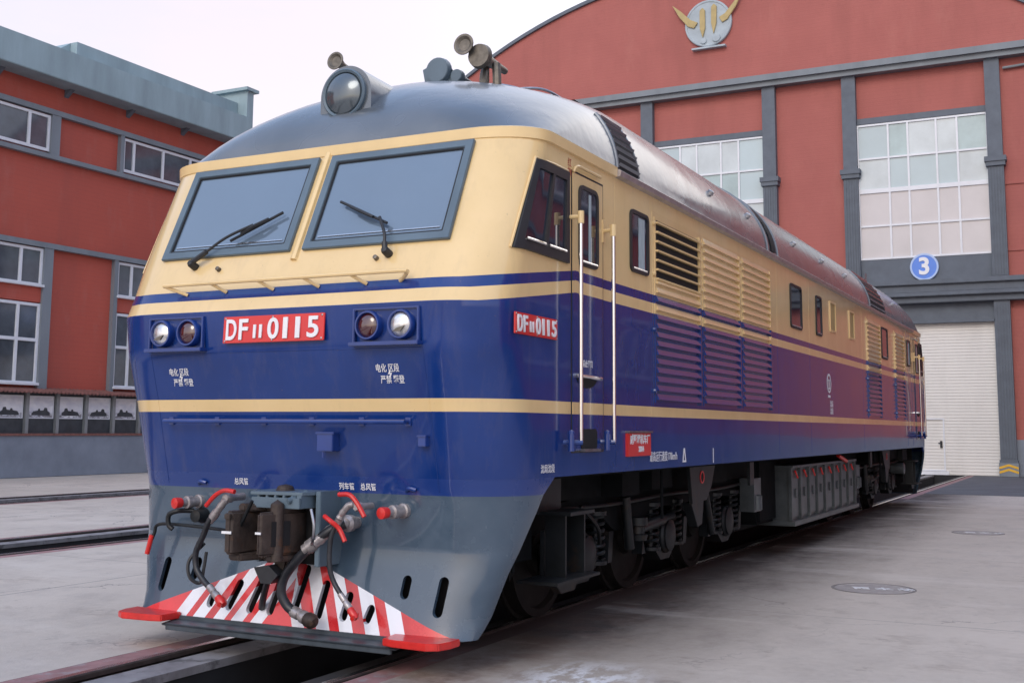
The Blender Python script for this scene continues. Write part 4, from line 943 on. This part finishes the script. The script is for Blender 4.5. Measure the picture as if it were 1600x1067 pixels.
for sd_ in (1, -1):
    side_end(sd_, False); side_end(sd_, True)
    for y0, y1, z0, g_ in ((8.15, 8.77, 2.80, 'glass_side'), (9.60, 9.97, 2.81, 'glass_side'), (14.86, 15.51, 2.80, 'glass_side')):
        side_window(sd_, y0, y1, z0, 3.355, glass=g_)
    for y0, y1 in ((10.52, 10.92), (11.94, 12.34)):
        side_window(sd_, y0, y1, 2.93, 3.37, r=.02, glass=M.setdefault('blind', mat('olive_blind', (.40, .31, .13), .4, var=.1)) and 'blind', frame='cream')
    # louvred panels
    for y0, y1, hole in ((3.28, 4.46, True), (4.62, 5.82, False), (5.98, 7.10, False), (13.45, 14.62, False), (16.35, 17.36, False)):
        b = MB(); X = 1.650
        b.box((sd_*X, y0-.07, 1.74), (sd_*(X+.006), y1+.09, 3.40))
        zl = [1.785+.0765*k for k in range(21)]
        for z in zl:
            if hole and 2.80 < z < 3.36: continue
            b.prism([(sd_*(X+.004), y0, z), (sd_*(X+.034), y0, z), (sd_*(X+.030), y0, z+.012), (sd_*(X+.006), y0, z+.064)], (0, y1-y0, 0))
        b.box((sd_*X, y1, 1.76), (sd_*(X+.030), y1+.035, 3.36)); b.box((sd_*X, y0-.03, 1.76), (sd_*(X+.014), y0-.002, 3.36))
        lo = b.build('louvre_panel', 'paint', loco)
        if hole:
            b = MB(); b.box((sd_*(X+.005), y0+.01, 2.80), (sd_*(X+.009), y1-.005, 3.335)); b.build('opening', 'black', lo)
            b = MB()
            for k in range(7):
                z = 2.812+k*.0815; b.box((sd_*(X+.008), y0-.01, z), (sd_*(X+.036), y1+.03, z+.016))
            b.build('slat', 'cream', lo)
        b = MB()
        for z in (1.86, 2.38, 2.86, 3.30):
            for y in (y0-.05, y1+.055): b.lathe((sd_*(X+.005), y, z), (sd_, 0, 0), [(0, .022), (.02, .018), (.028, 0)], 10)
        b.build_each('hinge', 'paint', lo)
    # vertical panel seams
    b = MB()
    for y in (2.36, 3.17, 7.5, 9.2, 13.0, 17.7, 18.4): b.box((sd_*1.6515, y-.004, 1.25), (sd_*1.6535, y+.004, 3.5))
    b.build_each('panel_seam', 'paint', loco)
    # sill plates, marks
    fr = (0, sd_, 0)
    b = MB(); b.box((sd_*1.645, 2.565, 1.32), (sd_*1.675, 3.09, 1.505)); ro = b.build('builder_plate', 'plate_red', loco, bevel=.004)
    b = MB(); b.box((sd_*1.645, 2.56, 1.506), (sd_*1.69, 3.095, 1.522)); b.build('plate_top', 'steel', ro)
    ym = 2.83
    text('戚墅堰机车厂', .082, ((sd_*1.675, ym, 1.450), fr, (0, 0, 1)), 'white', ro, bold=.002, depth=.001, sx=.92, off=.002)
    text('2004', .062, ((sd_*1.675, ym+.02, 1.375), fr, (0, 0, 1)), 'white', ro, bold=.002, depth=.001, off=.002)
    text('最高运行速度170km/h', .092, ((sd_*1.652, 3.46, 1.302), fr, (0, 0, 1)), 'white', body, bold=.0004, depth=.0006, sx=.80, off=.003)
    b = MB(); b.ring([(sd_*1.6545, 3.955, 1.245), (sd_*1.6545, 4.055, 1.245), (sd_*1.6545, 4.02, 1.37), (sd_*1.6545, 3.99, 1.37)], [(sd_*1.6545, 3.98, 1.262), (sd_*1.6545, 4.03, 1.262), (sd_*1.6545, 4.01, 1.33), (sd_*1.6545, 4.0, 1.33)], (sd_*.002, 0, 0)); b.box((sd_*1.6545, 4.875, 1.22), (sd_*1.6565, 4.89, 1.36)); b.build('lifting_mark', 'white', body)
    text('沈局沈段', .062, ((sd_*1.652, 1.115, 1.262), fr, (0, 0, 1)), 'white', body, bold=.0004, depth=.0006, sx=.9, off=.003)
    text('禁止攀登', .055, ((sd_*1.660, 1.78, 2.005), fr, (0, 0, 1)), 'white', body, bold=.0015, depth=.0006, sx=.9, off=.003)
    text('红\n旗', .07, ((sd_*1.652, 1.475, 3.42), fr, (0, 0, 1)), 'redbrown', body, depth=.0006, off=.003)
    # railway emblem and depot name
    yc, zc, xx = 10.36, 2.19, sd_*1.6545
    b = MB(); ring = lambda r, rz=1.: [(xx, yc+r*math.cos(a)*sd_, zc+r*rz*math.sin(a)) for a in [2*math.pi*k/28 for k in range(28)]]
    b.ring(ring(.135), ring(.108), (sd_*.002, 0, 0)); b.box((xx, yc-.02, zc-.06), (xx+sd_*.002, yc+.02, zc+.05)); b.box((xx, yc-.06, zc+.03), (xx+sd_*.002, yc+.06, zc+.055)); b.box((xx, yc-.07, zc-.20), (xx+sd_*.002, yc+.07, zc-.165)); b.box((xx, yc-.05, zc-.085), (xx+sd_*.002, yc+.05, zc-.06)); b.build('railway_emblem', 'white', body)
    text('沈局', .10, ((sd_*1.652, 10.5, 1.90), fr, (0, 0, 1)), 'white', body, depth=.0006, off=.003); text('沈段', .10, ((sd_*1.652, 10.5, 1.80), fr, (0, 0, 1)), 'white', body, depth=.0006, off=.003)
    b = MB(); b.bar((sd_*1.64, 19.5, 1.50), (sd_*1.75, 19.5, 1.50), .03, 10); b.box((sd_*1.65, 19.3, 1.46), (sd_*1.70, 19.75, 1.50)); b.build('rear_fitting', 'blue', loco)

# --- coupler and draft gear (front)
b = MB()
b.box((-.19, .40, .62), (.36, .60, 1.06)); b.build('draft_pocket', 'black', loco)
b = MB(); b.box((.335, .30, .62), (.375, .60, 1.11)); b.box((-.20, .36, .62), (-.17, .60, 1.06)); b.build_each('pocket_cheek', 'frame', loco, bevel=.004)
b = MB(); b.prism([(-.10, .16, 1.085), (.30, .20, 1.085), (.36, .42, 1.085), (.36, .60, 1.085), (-.16, .60, 1.085), (-.16, .30, 1.085)], (0, 0, .022)); b.box((-.10, .17, 1.0), (.30, .19, 1.07)); b.box((.26, .19, 1.0), (.30, .5, 1.085))
for k in range(5): b.box((-.06+k*.07, .18, 1.02), (-.04+k*.07, .40, 1.085))
b.bar((.22, .15, 1.05), (.26, .30, 1.10), .02, 8); b.build('coupler_carrier', 'frame', loco, bevel=.003)
ncp = len(COL.objects)
cp = MB()
cp.prism([(x, y, .70) for x, y in [(-.09, .34), (-.11, .20), (-.17, .12), (-.22, .02), (-.24, -.20), (-.20, -.26), (-.15, -.26), (-.125, -.20), (-.125, -.02), (-.06, .09), (.0, .09), (.045, .0), (.048, -.20), (.065, -.265), (.095, -.265), (.125, -.19), (.165, -.05), (.18, .06), (.155, .15), (.11, .22), (.11, .34)]], (0, 0, .28))
cpo = cp.build('coupler', 'rust', loco, bevel=.02, seg=3)
c2 = MB(); c2.prism([(x, y, .975) for x, y in [(-.19, .10), (-.20, -.14), (-.13, -.15), (-.05, -.04), (.05, -.06), (.10, -.15), (.16, -.05), (.17, .10), (.1, .25), (-.08, .25)]], (0, 0, .05)); c2.lathe((.02, .08, .99), (0, 0, 1), [(0, .10), (.06, .09), (.07, .07), (.13, .065), (.15, .045), (.16, 0)], 16); c2.build('lock_housing', 'rust', cpo, bevel=.012)
c2 = MB(); c2.prism([(x, y, .655) for x, y in [(-.22, .05), (-.24, -.18), (-.12, -.20), (-.05, -.05), (.05, -.05), (.08, -.20), (.14, -.12), (.17, .10), (.1, .3), (-.08, .3)]], (0, 0, .05)); c2.prism([(-.05, .05, .66), (.08, .05, .66), (.05, .05, .57), (-.02, .05, .57)], (0, .12, 0)); c2.build('coupler_chin', 'rust', cpo, bevel=.012)
c2 = MB(); c2.lathe((.115, -.12, .66), (0, 0, 1), [(0, .045), (.37, .045), (.38, .03), (.40, 0)], 14); c2.build('knuckle_pin', 'rust', cpo, bevel=.004)
c2 = MB(); c2.box((-.225, -.266, .835), (-.145, -.2605, .852)); c2.box((.06, -.272, .842), (.105, -.266, .857)); c2.build_each('height_mark', 'white', cpo)
c2 = MB(); c2.prism([(.1275, -.19, .76), (.1675, -.05, .76), (.1675, -.05, .92), (.1275, -.19, .92)], (.004, 0, 0)); c2.build('knuckle_slot', 'black', cpo)
c2 = MB(); c2.box((-.11, .0, .72), (.035, .12, .96)); c2.build('throat', 'black', cpo)
c2 = MB(); c2.box((-.20, -.275, .93), (-.15, -.255, .965)); c2.build_each('casting_lug', 'rust', cpo, bevel=.004)
for o_ in list(COL.objects)[ncp:]:
    for v in o_.data.vertices: v.co.y += .26; v.co.x += .03
# uncoupling lever
b = MB(); b.tube(spline([(-.30, .35, .80), (-.6, .42, .815), (-1.0, .43, .83), (-1.17, .43, .82), (-1.20, .43, .76), (-1.22, .42, .70)], 5), .012, 8)
b.tube(spline([(-.30, .35, .80), (-.15, .1, .83), (.0, .06, 1.05)], 4), .012, 8); lv = b.build('uncoupling_lever', 'ugrey', loco)
b = MB(); b.tube([(-1.215, .42, .745), (-1.245, .41, .61)], .018, 10); b.build('lever_grip', 'red', lv)
# hook / multiple unit socket on the left
b = MB(); b.lathe((-.83, .56, .895), (0, -1, 0), [(0, .055), (.05, .055), (.07, .045), (.12, .045), (.13, 0)], 20); b.tube(spline([(-.86, .46, .93), (-.95, .40, .93), (-1.02, .38, .90), (-1.02, .38, .83), (-.99, .39, .80)], 4), .018, 10); b.build('hose_bracket', 'ugrey', loco)
b = MB()
for x in (-.84, .94): b.tube(spline([(x-.03, .52, 1.12), (x, .49, 1.14), (x+.05, .50, 1.13)], 4), .014, 8)
b.build_each('grab_loop', 'blue', loco)
# end cocks with red caps
for x, z in ((-.885, .985), (.87, .982)):
    b = MB(); b.lathe((x+.02, .56, z+.01), (-.18, -1, -.02), [(0, .05), (.05, .05), (.055, .038), (.10, .036), (.105, .045), (.15, .045), (.155, .03), (.2, .03)], 16); co = b.build('end_cock', 'fitting', loco)
    b = MB(); b.lathe((x-.016, .365, z+.006), (-.18, -1, -.02), [(0, .036), (.04, .040), (.055, .038), (.06, .02), (.061, 0)], 16); b.build('cap', 'red', co)
# air hoses
def hose(pts, r, valve, handle, head, name='brake_hose'):
    b = MB(); b.tube(spline(pts, 8), r, 12); ho = b.build(name, 'hose', loco)
    p = [Vector(q) for q in valve]; b = MB()
    b.tube(spline(p, 4), [r*1.02+.010*math.sin(i*1.7)**2 for i in range((len(p)-1)*4+1)], 12)
    for q_, d_ in ((p[-1], (p[-1]-p[-2]).normalized()),): b.lathe(q_, d_, [(-.02, r*1.5), (.035, r*1.5), (.04, r*1.25), (.07, r*1.25)], 12)
    b.lathe(p[0]+Vector((0, .16, 0)), (0, -1, 0), [(0, r*1.3), (.12, r*1.3), (.13, r*1.8), (.17, r*1.8), (.19, r*1.2)], 12); b.build('valve', 'fitting', ho)
    b = MB(); b.tube(spline([Vector(q) for q in handle], 4), .016, 8); b.build('cock_handle', 'red', ho)
    e0, e1 = Vector(head[0]), Vector(head[1]); d = (e1-e0).normalized()
    b = MB(); b.lathe(e0, d, [(-.03, r*1.2), (.03, r*1.2), (.035, r*1.0), (.06, r*1.35), (.09, r*1.35), (.10, r)], 12); b.build('ferrule', 'fitting', ho)
    b = MB(); b.lathe(e0+d*.09, d, [(0, r*1.2), (.02, r*1.55), (.06, r*1.6), (.085, r*1.1), (.09, 0)], 14); s_ = d.cross(Vector((0, 0, 1))).normalized()*.03; b.tube([e0+d*.14-s_, e0+d*.17+s_*1.2], .016, 8); b.build('coupling_head', 'red' if head[2] else 'rust', ho)
hose([(-.52, .30, .93), (-.57, .29, .87), (-.62, .30, .78), (-.69, .31, .66), (-.68, .31, .55), (-.60, .30, .47), (-.52, .29, .42)], .021,
     [(-.43, .32, 1.045), (-.45, .30, 1.01), (-.52, .30, .93)], [(-.33, .27, 1.09), (-.42, .27, 1.095), (-.50, .27, 1.06), (-.58, .27, .985)], ((-.52, .29, .42), (-.44, .27, .37), True))
hose([(.52, .30, .92), (.48, .29, .84), (.465, .29, .74), (.47, .29, .62), (.50, .30, .53), (.57, .30, .44)], .017,
     [(.66, .32, 1.02), (.62, .29, 1.035), (.56, .29, .98), (.52, .30, .92)], [(.55, .26, 1.10), (.64, .25, 1.10), (.70, .25, 1.05), (.76, .25, .965)], ((.57, .30, .44), (.64, .29, .37), True))
hose([(.52, .38, .90), (.44, .33, .86), (.34, .30, .78), (.21, .28, .66), (.11, .28, .54), (.09, .28, .44), (.13, .29, .36), (.20, .30, .31)], .032,
     [(.50, .44, .90), (.44, .36, .87), (.37, .31, .80), (.32, .30, .765)], [(.44, .26, .955), (.50, .24, .93), (.55, .27, .88), (.60, .27, .80)], ((.20, .30, .315), (.30, .29, .285), False))
b = MB(); b.tube(spline([(.36, .22, 1.0), (.40, .2, .9), (.38, .22, .8), (.30, .3, .75)]), .010, 8); b.build('cable', 'steel', loco)
b = MB(); b.tube(spline([(-.66, .36, .72), (-.74, .30, .60), (-.72, .29, .49), (-.66, .33, .45), (-.64, .34, .55), (-.64, .36, .66)]), .012, 8); b.build('chain_loop', 'dark', loco)
b = MB(); b.prism([(-.10, .22, .60), (.02, .22, .62), (.10, .22, .56), (.04, .22, .50), (-.04, .22, .50)], (0, .12, 0)); b.tube(spline([(-.04, .3, .52), (-.12, .36, .40), (-.20, .44, .30)]), .024, 8); b.build('coupler_hanger', 'hose', loco)

# --- running gear
u = MB(); u.box((-1.25, 1.25, .98), (1.25, YL-1.25, 1.20)); u.box((-.6, .75, .55), (.6, 1.3, 1.15)); u.box((-.6, YL-1.3, .55), (.6, YL-.75, 1.15)); u.build('underframe', 'under', loco)
for yb_ in (.63, YL-.66):  # added black panels stand in for the shade seen through the pilot slots
    u = MB(); u.box((-1.34, yb_, .22), (1.34, yb_+.03, 1.19)); u.build('shade_panel', 'black', loco)
for ym_ in (2.75, 4.75, 6.75, YL-2.75, YL-4.75, YL-6.75):
    u = MB(); u.box((-.58, ym_-.75, .22), (.58, ym_+.6, 1.0)); u.build('traction_motor', 'black', loco, bevel=.04)
u = MB(); u.box((-1.0, 7.9, .30), (1.0, 13.0, 1.19)); u.build('main_tank', 'black', loco, bevel=.04)
u = MB(); u.box((-1.62, 1.25, 1.19), (1.62, YL-1.25, 1.206)); u.build('floor_plate', 'under', loco)
def bogie(yc):
    bg = MB()
    for sx in (-1, 1):
        X0, X1 = sx*1.06, sx*1.20
        side = [(-2.95, .74), (-2.4, .80), (-1.6, .80), (-1.3, .66), (-.7, .66), (-.4, .80), (.4, .80), (.7, .66), (1.3, .66), (1.6, .80), (2.4, .80), (2.95, .74), (2.95, .90), (2.2, .98), (-2.2, .98), (-2.95, .90)]
        bg.prism([(X0, yc+a, z) for a, z in side], (X1-X0, 0, 0))
    bg.box((-1.06, yc-1.2, .70), (1.06, yc-.8, .9)); bg.box((-1.06, yc+.8, .70), (1.06, yc+1.2, .9))
    bo = bg.build('bogie', 'under', loco)
    for k in (-2, 0, 2):
        w_ = MB()
        for sx in (-1, 1):
            w_.lathe((sx*.68, yc+k, .525), (sx, 0, 0), [(0, .555), (.03, .555), (.035, .527), (.14, .522), (.142, .46), (.10, .44), (.10, .20), (.15, .18), (.17, .0)], 40)
        w_.bar((-.9, yc+k, .525), (.9, yc+k, .525), .09, 16); w_.build('wheelset', 'wheel', bo)
        for sx in (-1, 1):
            a = MB(); a.lathe((sx*1.0, yc+k, .525), (sx, 0, 0), [(0, .17), (.22, .17), (.24, .15), (.26, .15), (.28, .08), (.285, 0)], 20)
            a.prism([(sx*1.03, yc+k+p_, z) for p_, z in ((-.30, .42), (-.12, .30), (.12, .30), (.30, .42), (.20, .60), (-.20, .60))], (sx*.17, 0, 0)); a.build('axle_box', 'ugrey', bo)
            s_ = MB()
            for dy in (-.33, .33):
                pts = []; s_.cut()
                for t in range(73):
                    an = t/12*2*math.pi; pts.append((sx*1.17+.075*math.cos(an), yc+k+dy+.075*math.sin(an), .45+.36*t/72))
                s_.tube(pts, .016, 6); s_.lathe((sx*1.17, yc+k+dy, .41), (0, 0, 1), [(0, .10), (.03, .10), (.035, .03), (.40, .03), (.405, .10), (.44, .10)], 16)
            s_.build_each('spring', 'ugrey', bo)
    for sx in (-1, 1):
        d_ = MB()
        d_.cut(); d_.bar((sx*1.30, yc-.95, .66), (sx*1.30, yc-.35, .70), .05, 12); d_.bar((sx*1.30, yc-.40, .70), (sx*1.30, yc-.05, .72), .032, 12)
        d_.cut(); d_.bar((sx*1.28, yc+1.0, .95), (sx*1.28, yc+1.25, .45), .04, 12); d_.cut(); d_.bar((sx*1.28, yc-1.25, .95), (sx*1.28, yc-1.15, .50), .045, 12)
        d_.cut(); d_.lathe((sx*1.30, yc-1.0, .56), (0, 0, 1), [(0, .08), (.05, .09), (.06, .06), (.12, .06), (.13, .09), (.20, .09)], 14)
        d_.build_each('damper', 'ugrey', bo)
        d_ = MB()
        for k in (-2, 0, 2):
            for s2 in (-1, 1):
                y_ = yc+k+s2*.62; d_.prism([(sx*.70, y_-.05*s2, .80), (sx*.70, y_+.06*s2, .80), (sx*.70, y_-.02*s2, .35), (sx*.70, y_-.10*s2, .40)], (sx*.14, 0, 0))
                d_.prism([(sx*1.10, y_-.04, .66), (sx*1.10, y_+.06, .66), (sx*1.10, y_+.01*s2, .40), (sx*1.10, y_-.08*s2, .40)], (sx*.10, 0, 0))
        d_.build_each('brake_block', 'ugrey', bo)
        d_ = MB()
        d_.tube(spline([(sx*1.24, yc-2.8, .92), (sx*1.26, yc-1.4, .90), (sx*1.26, yc, .92), (sx*1.26, yc+1.4, .90), (sx*1.24, yc+2.8, .92)]), .018, 8)
        d_.tube(spline([(sx*1.27, yc-2.2, .92), (sx*1.33, yc-2.0, .75), (sx*1.27, yc-1.8, .60)]), .016, 8)
        d_.build_each('brake_pipe', 'ugrey', bo)
        d_ = MB(); d_.box((sx*1.22, yc-1.72, .98), (sx*1.44, yc-1.32, 1.19)); d_.box((sx*1.22, yc-.9, 1.0), (sx*1.40, yc-.35, 1.19)); d_.box((sx*1.2, yc+.9, .99), (sx*1.38, yc+1.5, 1.19)); d_.bar((sx*1.5, yc-.92, .75), (sx*1.5, yc-.92, 1.2), .014, 8); d_.build_each('valve_gear', 'under', bo)
bogie(4.75); bogie(YL-4.75)
for sd_ in (1, -1):
    for mir in (0, 1):
        Y = (lambda y: YL-y) if mir else (lambda y: y)
        # cab ladder
        l_ = MB()
        for y in (1.66, 2.0): l_.prism([(sd_*1.38, Y(y), .47), (sd_*1.38, Y(y), .92), (sd_*1.54, Y(y), .92), (sd_*1.54, Y(y), .47)], (0, .022, 0))
        for y in (1.68, ): l_.box((sd_*1.34, Y(1.66), .47), (sd_*1.37, Y(2.02), .80))
        l_.box((sd_*1.28, Y(1.62), .915), (sd_*1.60, Y(2.06), .94)); l_.box((sd_*1.2, Y(1.4), .92), (sd_*1.35, Y(2.0), 1.19)); lo = l_.build('cab_ladder', 'ugrey', loco)
        l_ = MB(); l_.box((sd_*1.30, Y(1.35), .455), (sd_*1.62, Y(2.12), .478)); l_.prism([(sd_*1.50, Y(1.55), .455), (sd_*1.50, Y(2.0), .455), (sd_*1.50, Y(1.92), .36), (sd_*1.50, Y(1.68), .36)], (-sd_*.06, 0, 0)); l_.build('tread', 'ugrey', lo, bevel=.004)
        l_ = MB(); l_.box((sd_*1.0, Y(1.25), .60), (sd_*1.3, Y(1.6), 1.19)); l_.bar((sd_*1.35, Y(1.2), .55), (sd_*1.35, Y(1.2), .72), .014, 8); l_.bar((sd_*1.35, Y(1.1), .72), (sd_*1.35, Y(1.3), .72), .012, 8); l_.build('sand_box', 'under', loco)
        # lifting bracket
        l_ = MB(); l_.prism([(sd_*1.47, Y(a), z) for a, z in ((4.60, 1.205), (5.44, 1.205), (5.30, .98), (5.14, .85), (4.68, .83), (4.66, .95))], (sd_*.035, 0, 0)); l_.prism([(sd_*1.40, Y(a), z) for a, z in ((4.68, .84), (5.08, .85), (5.02, .62), (4.88, .60))], (sd_*.09, 0, 0)); lo = l_.build('lifting_bracket', 'ugrey', loco, bevel=.005)
        l_ = MB(); l_.lathe((sd_*1.505, Y(4.98), 1.075), (sd_, 0, 0), [(0, .062), (.008, .062), (.008, .046), (.002, .046)], 24); l_.build('red_ring', 'red', lo)
        l_ = MB(); l_.lathe((sd_*1.506, Y(4.98), 1.075), (sd_, 0, 0), [(0, .046), (.003, .046), (.003, 0)], 24); l_.build('bracket_hole', 'black', lo)
        l_ = MB(); l_.box((sd_*1.50, Y(6.64), .93), (sd_*1.53, Y(6.80), 1.205)); l_.build('hanger_strip', 'ugrey', loco)
        l_ = MB(); l_.lathe((sd_*1.40, Y(7.35), .62), (0, 0, 1), [(0, .07), (.16, .07), (.17, .05), (.18, 0)], 16); l_.box((sd_*1.25, Y(7.2), .60), (sd_*1.42, Y(7.5), .98)); l_.build('oil_filter', 'silver', loco)
    # tank and battery boxes between the bogies
    t_ = MB(); t_.box((sd_*.3, 7.85, .40), (sd_*1.30, 8.68, 1.19)); t_.build('fuel_tank', 'under', loco, bevel=.04)
    for y0, y1 in ((8.70, 10.72), (10.76, 12.95)):
        t_ = MB(); t_.box((sd_*.5, y0, .38), (sd_*1.46, y1, 1.07)); t_.box((sd_*.5, y0-.05, .34), (sd_*1.54, y1+.02, .40)); t_.box((sd_*.5, y0-.02, 1.06), (sd_*1.52, y1+.01, 1.09))
        n_ = 4; wd = (y1-y0)/n_
        for k in range(n_+1): t_.box((sd_*1.455, y0+k*wd-.025, .40), (sd_*1.50, y0+k*wd+.025, 1.06))
        bo = t_.build('battery_box', 'silver', loco, bevel=.005)
        for k in range(n_):
            ym = y0+(k+.5)*wd; t_ = MB(); t_.box((sd_*1.46, ym-.17, .44), (sd_*1.478, ym+.17, 1.02)); t_.bar((sd_*1.49, ym, .68), (sd_*1.49, ym, .80), .012, 6); t_.build('box_door', 'silver', bo, bevel=.004)
            t_ = MB(); t_.tube([(sd_*1.49, ym-.03, 1.02), (sd_*1.50, ym+.06, .93)], .013, 6); t_.build('red_latch', 'red', bo)
    t_ = MB(); t_.tube([(sd_*1.52, 11.55, 1.17), (sd_*1.55, 11.95, 1.08)], .03, 8); t_.build('filler_handle', 'red', loco)
    t_ = MB(); t_.box((sd_*1.2, 13.1, .45), (sd_*1.42, 13.3, .90)); t_.lathe((sd_*1.45, YL-2.9, .80), (sd_, 0, 0), [(-.2, .1), (.05, .11), (.06, .09), (.065, 0)], 16); t_.build('air_filter', 'silver', loco)
